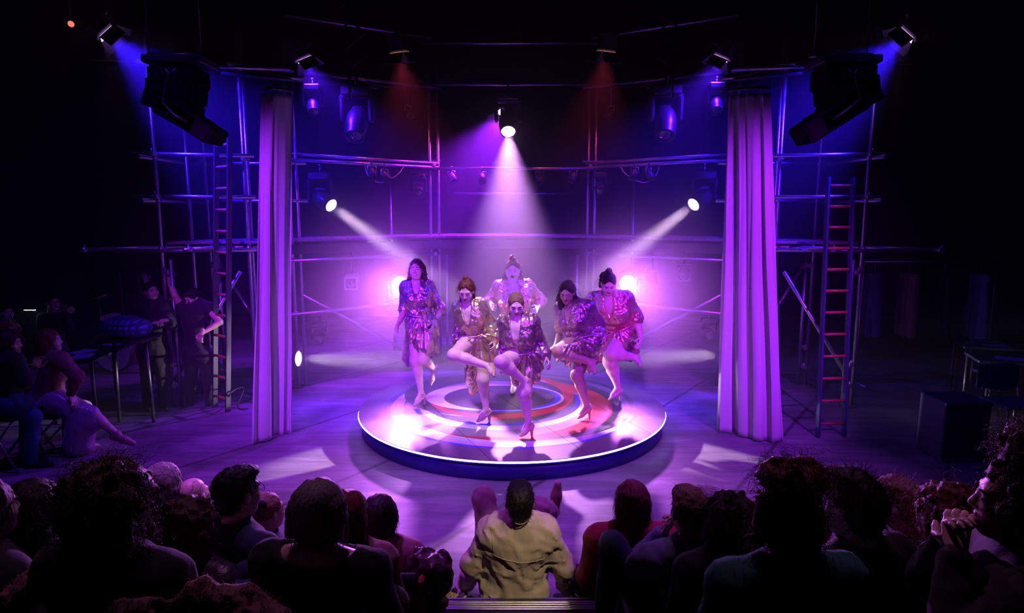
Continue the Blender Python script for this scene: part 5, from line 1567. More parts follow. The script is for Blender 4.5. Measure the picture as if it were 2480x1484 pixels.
def par_can(p, aim, r, L, label, m=None, square=False, rail_z=None):
    p = V(p); s, d, u = frame(aim)
    root = empty('par_lamp', p, label, 'stage light')
    MB().lathe(p - d * L, d, [(0, r * .45), (L * .1, r * .8), (L * .4, r), (L, r), (L, r * .92), (L * .8, r * .9)], n=20).build('can', m or M_BLACK, root)
    MB().lathe(p - d * L * .25, d, [(0, r * .9), (.01, r * .85), (.016, .0001)], n=20).build('lens', M_LENS_OFF, root)
    if square:
        f = MB()
        for (cx, cy_, w, h_) in ((0, 1, 2.3, .35), (0, -1, 2.3, .35), (1, 0, .35, 2.3), (-1, 0, .35, 2.3)):
            f.box(p + d * .01 + s * cx * r * 1.02 + u * cy_ * r * 1.02, (w * r, .008, h_ * r), (s, d, u))
        f.build('colour_frame', M_STEEL if square == 'light' else M_DARKSTEEL, root)
    y = MB()
    for q in (-1, 1):
        y.tube(p - d * L * .55 + s * q * r * 1.08, p - d * L * .55 + s * q * r * 1.08 + V(0, 0, r * 1.5), .006, n=6)
    y.tube(p - d * L * .55 - s * r * 1.08 + V(0, 0, r * 1.5), p - d * L * .55 + s * r * 1.08 + V(0, 0, r * 1.5), .006, n=6)
    y.build('yoke', M_STEEL, root)
    if rail_z:
        q = p - d * L * .55
        MB().tube(q + V(0, 0, r * 1.5), V(q[0], q[1], rail_z), .012, n=8).build('clamp', M_DARKSTEEL, root)
    return root
par_can(atY(850, 686, 9.6), V(.12, -1, .02), .085, .25, 'square framed lamp under the left gallery', square='light', rail_z=1.9)
par_can(atY(1578, 672, 10.0), V(-.3, -1, .05), .08, .25, 'square framed lamp under the right gallery, nearer the centre', square=True, rail_z=1.9)
par_can(atY(1656, 664, 9.4), V(-.3, -1, .05), .095, .25, 'larger square framed lamp under the right gallery, nearer the curtain', square=True, rail_z=1.9)
M_PURP = mat('violet_gel_can', (.16, .03, .30), rough=.4)
rp = [((905, 432), 9.2, (.3, -.5, -.7), 'black lamp on the left gallery rail beside the lit moving head'), ((940, 438), 9.5, (.5, -.4, -.7), 'second black lamp along the left gallery rail'),
      ((1100, 440), 10.1, (.4, -.5, -.7), 'violet tinted lamp at the left end of the centre rail'), ((1168, 440), 10.1, (.1, -.8, -.6), 'small lamp left of the central beam'),
      ((1306, 440), 10.1, (-.1, -.8, -.6), 'small lamp right of the central beam'), ((1382, 438), 10.1, (-.4, -.5, -.7), 'dark lamp at the right end of the centre rail'),
      ((1530, 434), 9.6, (-.4, -.4, -.7), 'black lamp along the right gallery rail'), ((1580, 434), 9.3, (.4, -.4, -.7), 'second black lamp along the right gallery rail'),
      ((998, 282), 9.9, (.5, -.3, -.6), 'narrow lamp hanging high left of centre'), ((1470, 284), 9.9, (-.5, -.3, -.6), 'narrow lamp hanging high right of centre')]
for (q, Y, aim, lb) in rp:
    par_can(atY(*q, Y), V(*aim), .06, .2, lb, m=M_PURP if 'violet' in lb else None, rail_z=3.14 if q[1] > 300 else 4.33)
# red tally lamp at the far upper left
t0 = empty('red_lamp', atY(172, 58, 8), 'small glowing red lamp at the far upper left', 'lamp')
MB().lathe(atY(172, 58, 8), (.3, -1, -.4), [(0, .05), (.03, .05), (.03, .035)], n=16).build('housing', M_BLACK, t0)
MB().tube(atY(172, 54, 8), atY(172, 54, 8) * V(1, 1, 0) + V(0, 0, 7.5), .008, n=6).build('hanger', M_DARKSTEEL, t0)
MB().lathe(atY(172, 58, 7.96), (.3, -1, -.4), [(0, .034), (.004, .03), (.006, .012)], n=16).build('glow', emission('red_glow', (1, .12, .06), 1.6), t0)

# ------------------------------------------------------------------ pantograph hangers
def pantograph(px, y0, y1, n, label):
    Y = 7.6
    top = atY(px, y0, Y); bot = atY(px, y1, Y)
    root = empty('pantograph_hanger', top, label, 'lamp hanger', 'scissor hangers at the top of the stage')
    hgt = (top[2] - bot[2]) / n; w = .15
    m_ = mat('pantograph_blue_steel', (.05, .05, .12), rough=.4, metal=.6)
    for k in range(n):
        za, zb = top[2] - k * hgt, top[2] - (k + 1) * hgt
        for s in (-1, 1):
            for (xa, xb, z0, z1) in ((0, w, za, (za + zb) / 2), (w, 0, (za + zb) / 2, zb)):
                a = V(top[0] + s * xa, Y, z0); b = V(top[0] + s * xb, Y, z1)
                d = unit(b - a); MB().box((a + b) / 2 + V(0, s * .006, 0), (.022, .006, np.linalg.norm(b - a) + .02), (np.cross(V(0, 1, 0), d), V(0, 1, 0), d)).build('link', m_, root)
    MB().tube(top + V(0, 0, -.02), top + V(0, 0, 1.0), .012, n=8).build('rod', m_, root)
    MB().tube(bot, bot - V(0, 0, .35), .018, n=8).build('spigot', m_, root)
pantograph(846, -60, 160, 4, 'folding scissor hanger at the top, left of centre')
pantograph(1630, -60, 160, 4, 'folding scissor hanger at the top, right of centre')

# ------------------------------------------------------------------ cables
def cable(pts, label, r=.008, m=None):
    P = []
    pts = [V(p) for p in pts]
    for i in range(len(pts) - 1):
        for t in np.linspace(0, 1, 7)[:-1]:
            q = [pts[max(i - 1, 0)], pts[i], pts[i + 1], pts[min(i + 2, len(pts) - 1)]]
            P.append(.5 * (2 * q[1] + (q[2] - q[0]) * t + (2 * q[0] - 5 * q[1] + 4 * q[2] - q[3]) * t * t + (3 * q[1] - q[0] - 3 * q[2] + q[3]) * t ** 3))
    P.append(pts[-1])
    o = MB().path(P, r, n=6).build('cable', m or M_CABLE)
    return tag(o, label, 'cable', 'cables strung along the rig')
def rail_pt(s, u, dz=0): return V(s * (1.15 + u * 1.85), 10.2 - u * 1.48, 3.14 + dz)
cl = ['loosely draped cable on the left gallery rail', 'cable looping down from the left gallery rail', 'loosely draped cable on the right gallery rail', 'cable looping down from the right gallery rail']
R_ = random.Random(4)
for k, s in enumerate((-1, 1)):
    cable([rail_pt(s, u, .03 + .03 * R_.random()) for u in np.linspace(0, 1, 9)], cl[2 * k])
    cable([rail_pt(s, .25), rail_pt(s, .3, -.16) + V(0, -.05, 0), rail_pt(s, .42, -.28), rail_pt(s, .5, -.2), rail_pt(s, .53, -.02)], cl[2 * k + 1], .007, mat('grey_cable', (.30, .28, .33), rough=.3))
cable([V(s_, y_, z_) for s_, y_, z_ in ((-3.3, 8.1, 4.2), (-2.8, 8.5, 4.12), (-2.3, 9.0, 4.24), (-1.8, 9.5, 4.2), (-1.3, 10, 4.33))], 'cable taped along the upper left light bar')
cable([V(s_, y_, z_) for s_, y_, z_ in ((3.3, 8.1, 4.2), (2.8, 8.5, 4.12), (2.3, 9.0, 4.24), (1.8, 9.5, 4.2), (1.3, 10, 4.33))], 'cable taped along the upper right light bar')
cable([atZ(545, 985, .02), atZ(560, 950, .25), atZ(590, 940, .2), atZ(575, 985, .02), atZ(600, 990, .02)], 'cable coiled on the floor by the left ladder', .009)

# ------------------------------------------------------------------ left wing: drums, shield, table
M_ACRY = mat('acrylic_sheet', (.9, .92, 1.0), rough=.03, trans=1.0, spec=.5)
def drum_corner():
    Y = 9.6
    sh = empty('drum_shield', atY(335, 740, Y) * V(1, 1, 0), 'clear acrylic drum shield at the far left', 'drum shield')
    for k in range(3):
        a = atY(290 + k * 34, 655, Y - .1 * (k == 1)); b = atY(322 + k * 34, 655, Y - .1 * (k != 1))
        MB().box(V((a[0] + b[0]) / 2, Y, a[2] / 2 + .02), (abs(b[0] - a[0]) + .02, .008, a[2] - .02)).build('panel', M_ACRY, sh)
        MB().box(V(a[0], Y, a[2] / 2), (.012, .02, a[2])).build('edge_strip', M_STEEL, sh)
    kit = empty('drum_kit', V(*atY(320, 760, 10.1)[:2], 0), 'drum kit behind the clear shield', 'drum kit')
    c = atY(322, 760, 10.1)
    M_SHELL = mat('drum_shell', (.18, .02, .05), rough=.25); M_HEADD = mat('drum_skin', (.7, .68, .68), rough=.5); M_BRASS = mat('cymbal_brass', (.75, .52, .2), rough=.25, metal=1)
    b_ = MB().lathe(V(c[0], c[1] - .2, .30), (0, -1, 0), [(0, .27), (.4, .27)], n=28).build('bass_drum', M_SHELL, kit)
    MB().lathe(V(c[0], c[1] - .605, .30), (0, -1, 0), [(0, .26), (.006, .255)], n=28).build('drum_head', M_HEADD, b_)
    for q in (-1, 1):
        t_ = MB().lathe(V(c[0] + q * .2, c[1] - .2, .62), (0, -.3, 1), [(0, .15), (.2, .15)], n=24).build('tom', M_SHELL, kit)
        MB().lathe(V(c[0] + q * .2, c[1] - .2, .62) + unit(V(0, -.3, 1)) * .205, (0, -.3, 1), [(0, .145), (.004, .14)], n=24).build('drum_head', M_HEADD, t_)
        MB().lathe(V(c[0] + q * .55, c[1] + .05, 1.12), (q * .2, -.25, 1), [(0, .21), (.012, .1), (.035, .03), (.04, .01)], n=28).build('cymbal', M_BRASS, kit)
        MB().tube((c[0] + q * .55, c[1] + .05, 0), (c[0] + q * .55, c[1] + .05, 1.15), .01, n=8).build('stand', M_STEEL, kit)
    tb = empty('keyboard_lamp', atY(75, 748, 9.0), 'small clip lamp over a music stand at the far left', 'lamp')
    p = atY(72, 748, 9.0)
    MB().box(p, (.16, .05, .02), bev=.005).build('lamp_head', M_BLACK, tb)
    MB().box(p - V(0, 0, .013), (.14, .04, .006)).build('lamp_tube', emission('clip_lamp', (.8, 1, .7), 5), tb)
    MB().path([p, p + V(.12, .0, -.05), p + V(.16, 0, -.3), p + V(.16, 0, -p[2])], .008, n=6).build('arm', M_DARKSTEEL, tb)
    # trestle table with papers
    M_TBL = mat('dark_table', (.02, .02, .03), rough=.35)
    tt = empty('trestle_table', V(*atY(240, 880, 6.9)[:2], 0), 'dark table with papers in the left wing', 'table')
    a = atZ(160, 878, .74); b = atZ(318, 812, .74)
    d = unit(b - a); s = V(-d[1], d[0], 0)
    cc = (a + b) / 2; L = np.linalg.norm(b - a)
    MB().box(cc, (L, .55, .03), (d, s, V(0, 0, 1)), bev=.004).build('table_top', M_TBL, tt)
    for i in (-1, 1):
        for j in (-1, 1):
            q = cc + d * i * L * .45 + s * j * .22
            MB().tube((q[0], q[1], 0), (q[0], q[1], .73), .02, n=8).build('leg', M_DARKSTEEL, tt)
    M_PAPER = mat('paper_sheet', (.35, .4, .75), rough=.8)
    for i, (u, w, rot) in enumerate(((-.34, -.05, .2), (-.18, .08, -.3), (.12, -.06, .1), (.3, .07, .5))):
        q = cc + d * u * L + s * w + V(0, 0, .0165)
        e = unit(d + s * rot)
        o = MB().box(q, (.28, .2, .002), (e, V(-e[1], e[0], 0), V(0, 0, 1))).build('sheet_of_paper', M_PAPER)
        tag(o, ['nearest loose sheet', 'second nearest loose sheet', 'third loose sheet', 'farthest loose sheet'][i] + ' of paper on the dark table', 'paper', 'papers on the wing table')
    cu = Vol([Ell(atY(300, 790, 7.2), (.26, .2, .13), k=.05), Ell(atY(330, 795, 7.2), (.16, .2, .12), k=.05)], .012)
    cu.warp(lambda x, y, z: .02 * np.abs(vnoise(x * 14, y * 14, z * 14)))
    pq, fq = cu.mesh(); bo = mesh_obj('folded_blanket', pq, fq, C_PLAIDB, None, origin=tuple(atY(310, 795, 7.2)))
    tag(bo, 'crumpled blue plaid blanket on a stand in the left wing', 'blanket')
    st = empty('blanket_stand', V(*atY(312, 800, 7.2)[:2], 0), 'black stand under the blue plaid blanket', 'stand')
    z = atY(310, 812, 7.2)[2]
    MB().box(V(*atY(312, 800, 7.2)[:2], z - .04), (.5, .4, .03)).build('top', M_BLACK, st)
    for i in (-1, 1):
        MB().tube(V(atY(312, 800, 7.2)[0] + i * .2, 7.2, 0), V(atY(312, 800, 7.2)[0] + i * .18, 7.2, z - .05), .02, n=8).build('leg', M_DARKSTEEL, st)
drum_corner()

# ------------------------------------------------------------------ right wing: tables, chairs, clothes rail
def right_wing():
    M_TB = mat('blue_black_table', (.03, .035, .09), rough=.3)
    for i, (px, py, lb) in enumerate(((2425, 838, 'dark table with papers in the right wing, farther one'), (2470, 872, 'dark table in the right wing, nearer one'))):
        c = atZ(px, py, .74)
        r = empty('table', (c[0], c[1], 0), lb, 'table')
        MB().box(c, (.95, .5, .03), (unit(V(1, -.35, 0)), unit(V(.35, 1, 0)), V(0, 0, 1)), bev=.004).build('table_top', M_TB, r)
        for a in (-1, 1):
            for b in (-1, 1):
                MB().tube((c[0] + a * .38, c[1] - a * .13 + b * .18, 0), (c[0] + a * .38, c[1] - a * .13 + b * .18, .725), .018, n=8).build('leg', M_DARKSTEEL, r)
        o = MB().box(c + V(-.1, 0, .0165), (.3, .21, .002), (unit(V(1, -.5, 0)), unit(V(.5, 1, 0)), V(0, 0, 1))).build('sheet_of_paper', mat('paper_sheet', (.35, .4, .75), rough=.8))
        tag(o, ['loose sheet of paper on the farther right wing table', 'loose sheet of paper on the nearer right wing table'][i], 'paper', 'papers on the right wing tables')
    M_CH = mat('blue_chair_shell', (.04, .05, .16), rough=.4)
    for i, (px, py, lb) in enumerate(((2440, 1075, 'blue moulded chair at the right edge, nearer one'), (2400, 985, 'dark blue moulded chair at the right, farther one'))):
        c = atZ(px, py, .0)
        r = empty('chair', (c[0], c[1], 0), lb, 'chair')
        MB().box(c + V(0, 0, .45), (.42, .42, .03), bev=.012).build('seat', M_CH, r)
        b_ = MB()
        for k in range(8):
            t = -1 + k / 3.5
            b_.box(c + V(t * .19, .2 + .03 * t * t, .68), (.062, .018, .30 - .06 * t * t), (unit(V(1, .12 * t, 0)), unit(V(-.12 * t, 1, 0)), V(0, 0, 1)))
        b_.build('backrest', M_CH, r)
        for a in (-1, 1):
            for d in (-1, 1):
                MB().tube(c + V(a * .19, d * .19, 0), c + V(a * .16, d * .16, .44), .011, n=8).build('leg', M_STEEL, r)
    r = empty('clothes_rail', (5.7, 8.8, 0), 'clothes rail with dark costumes in the right wing', 'clothes rail')
    MB().tube((4.9, 8.9, 1.75), (6.6, 8.7, 1.75), .016).build('bar', M_STEEL, r)
    for x in (4.9, 6.6):
        MB().tube((x, 8.9 - (x - 4.9) * .118, 0), (x, 8.9 - (x - 4.9) * .118, 1.75), .016).build('upright', M_STEEL, r)
        MB().tube((x, 8.6 - (x - 4.9) * .118, .03), (x, 9.2 - (x - 4.9) * .118, .03), .016).build('foot', M_STEEL, r)
    for i, (x, c_, lb) in enumerate(((5.05, C_NAVY, 'navy costume hanging at the left end of the clothes rail'), (5.5, C_MAUVE, 'mauve costume second from the left on the clothes rail'), (5.95, C_BLACK, 'black costume third from the left on the clothes rail'), (6.4, C_GREY, 'grey costume at the right end of the clothes rail'))):
        y = 8.9 - (x - 4.9) * .118
        v = Vol([Cap((x, y - .14, 1.55), (x, y + .14, 1.55), .045, k=.04), Cap((x, y, 1.5), (x, y, .75), .06, .07, k=.06), Cap((x, y - .12, 1.5), (x, y - .16, .75), .05, .06, k=.06), Cap((x, y + .12, 1.5), (x, y + .16, .75), .05, .06, k=.06)], .024)
        v.warp(lambda xx, yy, zz: .014 * np.sin(yy * 60 + i) + .01 * vnoise(xx * 10, yy * 10, zz * 5))
        pq, fq = v.mesh(); o = mesh_obj('costume', pq, fq, c_, None, origin=(x, y, 1.6))
        tag(o, lb, 'costume', 'costumes on the clothes rail')
        MB().path([(x, y, 1.60), (x, y, 1.72), (x, y + .02, 1.775), (x, y - .0, 1.78)], .005, n=5).build('hanger_hook', M_STEEL, o)
    c = atZ(2300, 1100, 0)
    r = empty('equipment_case', (c[0], c[1], 0), 'dark blue equipment case behind the right hand spectators', 'case')
    MB().box(c + V(0, 0, .3), (.45, .4, .6), bev=.012).build('body', mat('case_laminate', (.035, .04, .10), rough=.4), r)
    for z in (.02, .58):
        MB().box(c + V(0, -.2, z), (.46, .02, .03)).build('edge', M_STEEL, r)
    MB().box(c + V(0, -.215, .34), (.12, .03, .025)).build('handle', M_DARKSTEEL, r)
right_wing()

# ------------------------------------------------------------------ seats and bags in the front rows
def chair_back(px0, px1, pyt, Y, tier, label, red):
    a, b = atY(px0, pyt, Y), atY(px1, pyt, Y)
    z = a[2]
    r = empty('audience_chair', ((a[0] + b[0]) / 2, Y + .2, tier), label, 'chair')
    MB().box(V((a[0] + b[0]) / 2, Y, z - .2), (b[0] - a[0], .05, .40), bev=.015).build('backrest', M_SEAT, r)
    MB().box(V((a[0] + b[0]) / 2, Y + .24, max(z - .42, tier + .1)), (b[0] - a[0], .42, .07), bev=.02).build('seat', M_SEAT, r)
    for q, x in ((0, a[0] + .02), (1, b[0] - .02)):
        if max(z - .46, tier + .08) > tier + .05:
            for yy in (Y + .06, Y + .4): MB().tube((x, yy, tier), (x, yy, max(z - .45, tier + .08)), .014, n=8).build('leg', M_DARKSTEEL, r)
    if red:
        MB().box(V(b[0] + .016, Y, z - .21), (.03, .07, .38), bev=.012).build('side_panel', M_SEATRED, r)
chair_back(940, 1013, 1388, 3.12, .2, 'dark chair with a red side panel near the centre aisle', True)
chair_back(1532, 1612, 1424, 2.95, .2, 'dark chair back right of the centre aisle', False)
def lump(name, prims, m, label, cat, wn=.02, fr=16, h=.01, org=None):
    v = Vol(prims, h); v.warp(lambda x, y, z: wn * np.abs(vnoise(x * fr, y * fr, z * fr)) + wn * .5 * vnoise(x * fr * 2, y * fr * 2, z * fr * 2))
    pq, fq = v.mesh(); o = mesh_obj(name, pq, fq, m, None, origin=org)
    return tag(o, label, cat)
c = atY(1042, 1390, 3.25)
lump('jacket', [Cap(atY(1025, 1352, 3.3), atY(1052, 1375, 3.25), .06, .09, k=.06), Cap(atY(1050, 1370, 3.25), atY(1068, 1435, 3.2), .085, .06, k=.06), Cap(atY(1015, 1370, 3.3), atY(1040, 1440, 3.25), .07, .07, k=.06), Cap(atY(1045, 1440, 3.22), V(c[0], 3.22, .27), .09, .08, k=.06)], mat('brown_nylon', (.10, .05, .05), rough=.35, bump=.4, bscale=20), 'dark brown jacket bundled beside the aisle chair', 'jacket', .04, 14, .01, org=(c[0], 3.25, .25))
lump('scarf', [Cap(atY(565, 1425, 2.5), atY(622, 1440, 2.5), .05, .06, k=.05), Cap(atY(600, 1455, 2.5), atY(650, 1490, 2.45), .05, .06, k=.05)], C_BLUE, 'bright blue scarf crumpled on a lap at lower left', 'scarf', org=tuple(atY(610, 1450, 2.5)))
lump('cap', [Ell(atY(607, 1378, 2.62), (.075, .06, .04), k=.03)], C_NAVY, 'dark blue cap held beside the wavy haired spectator', 'cap', .006, 20, .008, org=tuple(atY(607, 1378, 2.62)))
# ------------------------------------------------------------------ reclining man on the stage floor
def floor_man():
    J = {'fwd': V(0, 1, 0)}
    pel = atZ(1246, 1422, .14); J['pel'] = pel
    J['nek'] = solve(pel, 1259, 1262, .50, True)
    J['hed'] = J['nek'] + (solve(J['nek'], 1259, 1217, .16, True) - J['nek'])
    for q, s in (('L', -1), ('R', 1)):
        J['sh' + q] = atY(*((1197, 1282) if s < 0 else (1319, 1285)), J['nek'][1] + .02)
        J['hi' + q] = pel + V(s * .09, .02, 0)
    J['wrL'] = atZ(1128, 1416, .055); J['wrR'] = atZ(1374, 1424, .05)
    J['elL'] = (J['shL'] + J['wrL']) * .5 + V(-.035, -.05, .0); J['elR'] = (J['shR'] + J['wrR']) * .5 + V(.035, -.05, .0)
    J['knL'] = solve(J['hiL'], 1170, 1206, .46, False); J['knR'] = solve(J['hiR'], 1303, 1232, .46, False)
    J['anL'] = V(J['knL'][0] + .05, J['knL'][1] + .26, .09); J['toL'] = J['anL'] + V(-.02, .18, -.05)
    J['anR'] = solve(J['knR'], 1339, 1238, .42, False); J['anR'][2] = max(J['anR'][2], .07); J['toR'] = J['anR'] + V(.035, .03, .19)
    hf, hu = V(-.02, 1, .12), V(0, -.12, 1)
    r, W, A, at, (sd, fw, up), J = figure('man in a loose beige shirt reclining on the floor, seen from behind', J, hf, hu, SK_B, 'short', H_BLACK, C_BEIGE, C_TAUPE, mat('tan_suede_boot', (.45, .30, .22), rough=.75, noise=.2),
        male=True, loose=.026, folds=.022, seed=51, h=.0085, curl=.12, hdir={'L': (-.5, -.5, -.1), 'R': (.8, -.15, -.05)}, hnrm={'L': (0, .1, 1), 'R': (0, .1, 1)}, hs=.98, origin=(pel[0], pel[1], 0), bulk=1.0, collar=True, box=True)
    m = MB().path([W(.062 * math.cos(t), -.045 + .06 * math.sin(t) * -1 if False else -.03 - .055 * math.sin(t), -.075 + .012 * math.cos(2 * t)) for t in np.linspace(-.3, math.pi + .3, 13)], .0028, n=5)
    m.build('headset_band', mat('headset_wire', (.75, .6, .45), rough=.4), r)
    # seams, collar and cuffs of the shirt
    from mathutils.bvhtree import BVHTree
    top = [c for c in r.children if c.name.startswith('top')][0]
    off = parent_origin(r)
    bv = BVHTree.FromPolygons([Vector(v.co) + off for v in top.data.vertices], [tuple(p.vertices) for p in top.data.polygons])
    def skim(pts, d):
        out = []
        for p in pts:
            h_, n_, _, _ = bv.ray_cast(Vector(p) - Vector(d) * .6, Vector(d))
            if h_ is not None: out.append(np.array(h_) + np.array(n_) * .0015)
        return out
    for (t0, t1, x0, x1, rr) in ((.70, .64, -.155, .155, .0022), (.10, .06, -.15, .15, .004)):
        P = skim([at(t0 + (t1 - t0) * u, 0, x0 + (x1 - x0) * u) for u in np.linspace(0, 1, 26)], fw)
        if len(P) > 4: MB().path(P, rr, n=5).build('seam', C_BEIGE, top)
    for q, s_ in (('L', -1), ('R', 1)):
        P = skim([at(1.02 - .34 * u, 0, s_ * (.165 - .03 * u)) for u in np.linspace(0, 1, 16)], fw)
        if len(P) > 4: MB().path(P, .0018, n=5).build('seam', C_BEIGE, top)
        w = J['el' + q] + (J['wr' + q] - J['el' + q]) * .90; dd = unit(J['wr' + q] - J['el' + q]); a_, _, b_ = frame(dd)
        MB().path([w + (a_ * math.cos(t) + b_ * math.sin(t)) * .046 for t in np.linspace(0, 6.283, 17)], .011, n=6, cap=False).build('cuff', C_BEIGE, top)
    a_, _, b_ = frame(up)
    MB().path([at(1.045, -.004) + (sd * math.cos(t) * .068 + fw * math.sin(t) * .07) + up * (.006 * math.sin(t)) for t in np.linspace(0, 6.283, 25)], .0135, n=7, cap=False).build('collar', C_BEIGE, top)
    return r
floor_man()

# ------------------------------------------------------------------ crew standing in the left wing
def stand_J(hed, sh, el, wr, hip, kn, an, Y, fwd, dY=None):
    dY = dY or {}
    J = {'fwd': V(fwd)}
    g = lambda n, q: atY(*q, Y + dY.get(n, 0))
    J['hed'] = g('hed', hed)
    for i, q in enumerate('LR'):
        J['sh' + q] = g('sh' + q, sh[i]); J['el' + q] = g('el' + q, el[i]); J['wr' + q] = g('wr' + q, wr[i])
        J['hi' + q] = g('hi' + q, hip[i]); J['kn' + q] = g('kn' + q, kn[i]); J['an' + q] = g('an' + q, an[i])
        J['to' + q] = J['an' + q] + unit(V(fwd)) * .17 - V(0, 0, .04)
    J['pel'] = (J['hiL'] + J['hiR']) / 2 + V(0, 0, .04)
    J['nek'] = (J['shL'] + J['shR']) / 2 + V(0, 0, .05)
    return J
J = stand_J((367, 706), ((347, 742), (397, 742)), ((340, 785), (414, 785)), ((372, 782), (404, 778)), ((356, 852), (386, 852)), ((356, 920), (394, 920)), ((356, 982), (398, 984)), 7.75, (.6, -.7, 0), {'wrL': -.2, 'wrR': -.2, 'elL': -.08, 'elR': -.08})
figure('performer in black standing with folded hands in the left wing', J, (.75, -.6, .1), (-.05, 0, 1), SK_B, 'tied', H_BLACK, C_BLACK, C_BLACK, seed=61, h=.0125, group='performers waiting in the left wing', detail=.6, loose=.024, hs=.95)
J = stand_J((467, 722), ((440, 742), (503, 745)), ((424, 715), (533, 780)), ((409, 680), (488, 808)), ((464, 860), (500, 860)), ((462, 920), (505, 920)), ((460, 978), (508, 980)), 7.85, (-.3, -.9, 0), {'wrR': -.2, 'elR': -.05, 'elL': -.06})
figure('performer in a black sleeveless top holding a scaffold pole', J, (-.45, -.8, -.35), (-.1, -.3, 1), SK_B, 'short', H_BLACK, C_BLACK, C_BLACK, seed=62, h=.0125, sleeve=.02, group='performers waiting in the left wing', detail=.6, male=True, hs=.97, curl=.8, hdir={'L': (0, 0, 1), 'R': (-.4, 0, -1)}, hnrm={'L': (0, -1, 0), 'R': (0, -1, 0)})
# seated pair at the left
J = stand_J((122, 826), ((103, 872), (150, 872)), ((84, 915), (187, 912)), ((100, 950), (172, 955)), ((98, 972), (140, 972)), ((205, 985), (222, 1000)), ((190, 1075), (284, 1052)), 6.3, (1, .3, 0), {'knL': .1, 'anL': .1, 'shL': .14, 'shR': -.14, 'elL': .14, 'elR': -.16, 'wrR': -.15, 'hiL': .08, 'hiR': -.08, 'knR': -.1, 'anR': -.1})
J['toR'] = J['anR'] + V(.15, 0, -.09)
r_, *_ = figure('seated woman with long auburn hair, mauve cardigan and satin skirt, at left', J, (.95, .35, .05), (0, 0, 1), SK_C, 'long', H_AUBURN, C_MAUVE, C_SATIN, M_SHOE, seed=63, h=.0125, legs=.0, group='spectators seated at the left side', detail=.8,
    hdir={'R': (.5, -.3, -.8)}, skirt=[(J['hiR'], J['knR'] + V(0, 0, -.1), .12, .10), (J['knR'] + V(-.12, 0, -.12), J['knR'] + V(-.16, 0, -.32), .13, .14), (J['knL'] + V(-.1, 0, -.1), J['knL'] + V(-.12, 0, -.3), .12, .12)], hs=.95, origin=(J['pel'][0], J['pel'][1], 0))
def side_chair(J, label):
    p = J['pel']
    r = empty('folding_chair', (p[0], p[1], 0), label, 'chair', 'chairs at the left side')
    MB().box((p[0], p[1], p[2] - .15), (.42, .42, .03), bev=.01).build('seat', M_BLACK, r)
    MB().box((p[0] - .22, p[1], p[2] + .12), (.025, .40, .22), bev=.01).build('backrest', M_BLACK, r)
    for a in (-1, 1):
        MB().tube((p[0] - .24, p[1] + a * .19, p[2] + .2), (p[0] + .2, p[1] + a * .19, 0.0), .012, n=8).build('leg', M_STEEL, r)
        MB().tube((p[0] + .18, p[1] + a * .17, p[2] - .17), (p[0] - .22, p[1] + a * .17, 0.0), .012, n=8).build('leg', M_STEEL, r)
side_chair(J, 'black folding chair under the woman in the satin skirt')
J = stand_J((22, 832), ((4, 874), (36, 874)), ((2, 925), (60, 925)), ((60, 900), (84, 892)), ((0, 975), (30, 975)), ((70, 1000), (80, 1010)), ((60, 1110), (75, 1120)), 5.9, (1, .25, 0), {'shL': .14, 'shR': -.14, 'elL': .14, 'elR': -.14, 'hiL': .08, 'hiR': -.08, 'knR': -.06, 'anR': -.06})
figure('seated spectator at the left edge clasping hands, blue trousers', J, (.95, .3, -.05), (0, 0, 1), SK_B, 'mid', H_DARK, C_BLACK, C_BLUE, seed=64, h=.0125, group='spectators seated at the left side', detail=.6, hs=.97, origin=(J['pel'][0], J['pel'][1], 0), hdir={'L': (.6, 0, .6), 'R': (.3, 0, .8)})
side_chair(J, 'black folding chair under the spectator in blue trousers')
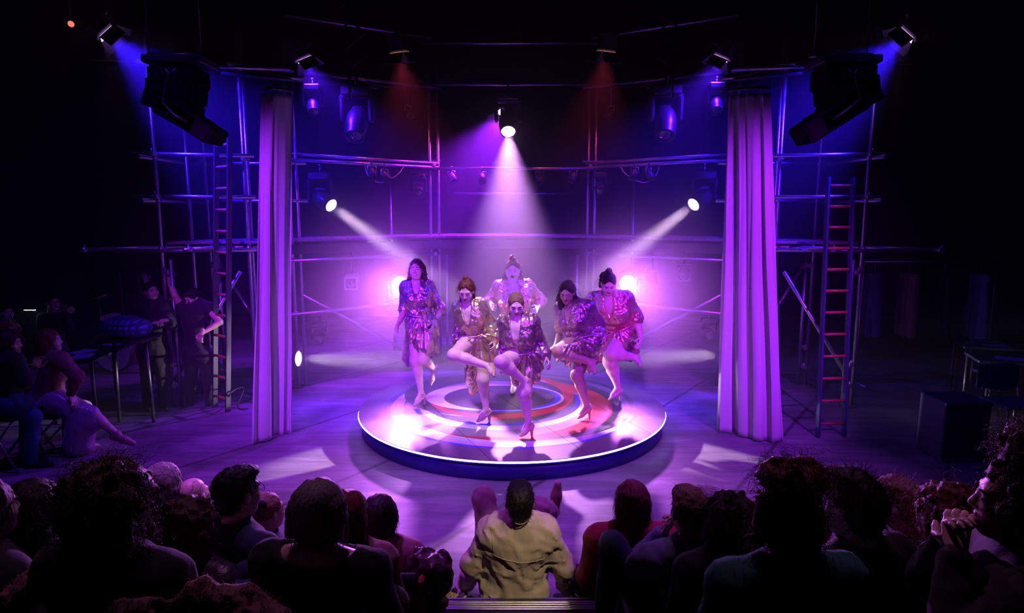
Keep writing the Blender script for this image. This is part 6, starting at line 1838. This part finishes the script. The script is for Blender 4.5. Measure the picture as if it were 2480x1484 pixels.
# musicians
J = stand_J((14, 757), ((-6, 795), (32, 797)), ((-10, 835), (44, 832)), ((24, 800), (36, 795)), ((0, 862), (26, 862)), ((30, 870), (48, 872)), ((30, 925), (50, 930)), 8.7, (.9, -.3, 0), {'wrL': -.1, 'wrR': -.16})
r_, W, A, *_ = figure('musician with pinned hair playing a clarinet at the far left', J, (.9, -.35, 0), (0, 0, 1), SK_C, 'tied', H_DARK, C_RED, C_BLACK, seed=65, h=.0125, group='musicians in the left wing', detail=.4, origin=(J['pel'][0], J['pel'][1], 0))
c_ = MB().path([W(0, .09, -.055), W(0, .16, -.12), W(0, .28, -.30), W(0, .34, -.40)], [.008, .011, .013, .022], n=8).build('clarinet', M_PLASTIC, None)
tag(c_, 'black clarinet held by the musician with pinned hair', 'clarinet')
J = stand_J((127, 732), ((106, 772), (146, 772)), ((104, 812), (168, 790)), ((112, 800), (158, 755)), ((112, 845), (140, 845)), ((140, 862), (165, 862)), ((140, 920), (165, 925)), 9.0, (.6, -.6, 0), {'wrL': -.2, 'wrR': -.2, 'elR': -.1})
r_, W, A, *_ = figure('musician in black with spectacles raising a trumpet in the left wing', J, (.85, -.5, .0), (0, 0, 1), SK_B, 'short', H_BLACK, C_BLACK, C_BLACK, seed=66, h=.0125, group='musicians in the left wing', detail=.4, specs=True, male=True, origin=(J['pel'][0], J['pel'][1], 0))
c_ = MB().path([W(0, .09, -.055), W(.0, .22, -.06), W(0, .40, -.07), W(0, .5, -.07)], [.007, .010, .014, .05], n=10).build('trumpet', mat('dark_horn', (.10, .07, .05), rough=.4, metal=.6), None)
tag(c_, 'dark trumpet held by the musician with spectacles', 'trumpet')
J = stand_J((352, 668), ((338, 700), (368, 700)), ((330, 735), (378, 732)), ((340, 742), (368, 745)), ((340, 770), (366, 770)), ((335, 780), (372, 782)), ((335, 835), (372, 838)), 10.6, (.1, -1, 0), {'knL': -.35, 'knR': -.35, 'anL': -.35, 'anR': -.35, 'wrL': -.25, 'wrR': -.25, 'elL': -.1, 'elR': -.1})
figure('drummer sitting behind the clear drum shield', J, (.2, -1, -.1), (0, 0, 1), SK_B, 'short', H_DARK, C_MAUVE, C_BLACK, seed=67, h=.0125, group='musicians in the left wing', detail=.3, male=True, origin=(J['pel'][0], J['pel'][1], 0))
# ------------------------------------------------------------------ haze over the stage
hz = bpy.data.materials.new('stage_haze')
hz.use_nodes = True
nt = hz.node_tree
nt.nodes.remove(nt.nodes['Principled BSDF'])
vsn = nt.nodes.new('ShaderNodeVolumeScatter')
vsn.inputs['Color'].default_value = (.96, .94, 1, 1)
vsn.inputs['Density'].default_value = .046
vsn.inputs['Anisotropy'].default_value = .55
nt.links.new(vsn.outputs[0], nt.nodes['Material Output'].inputs['Volume'])
hb = MB().box((0, 10.35, 3.2), (14, 8.1, 6.36)).build('haze', hz)
tag(hb, 'thin theatrical haze hanging over the stage and catching the light beams', 'haze', kind='stuff')
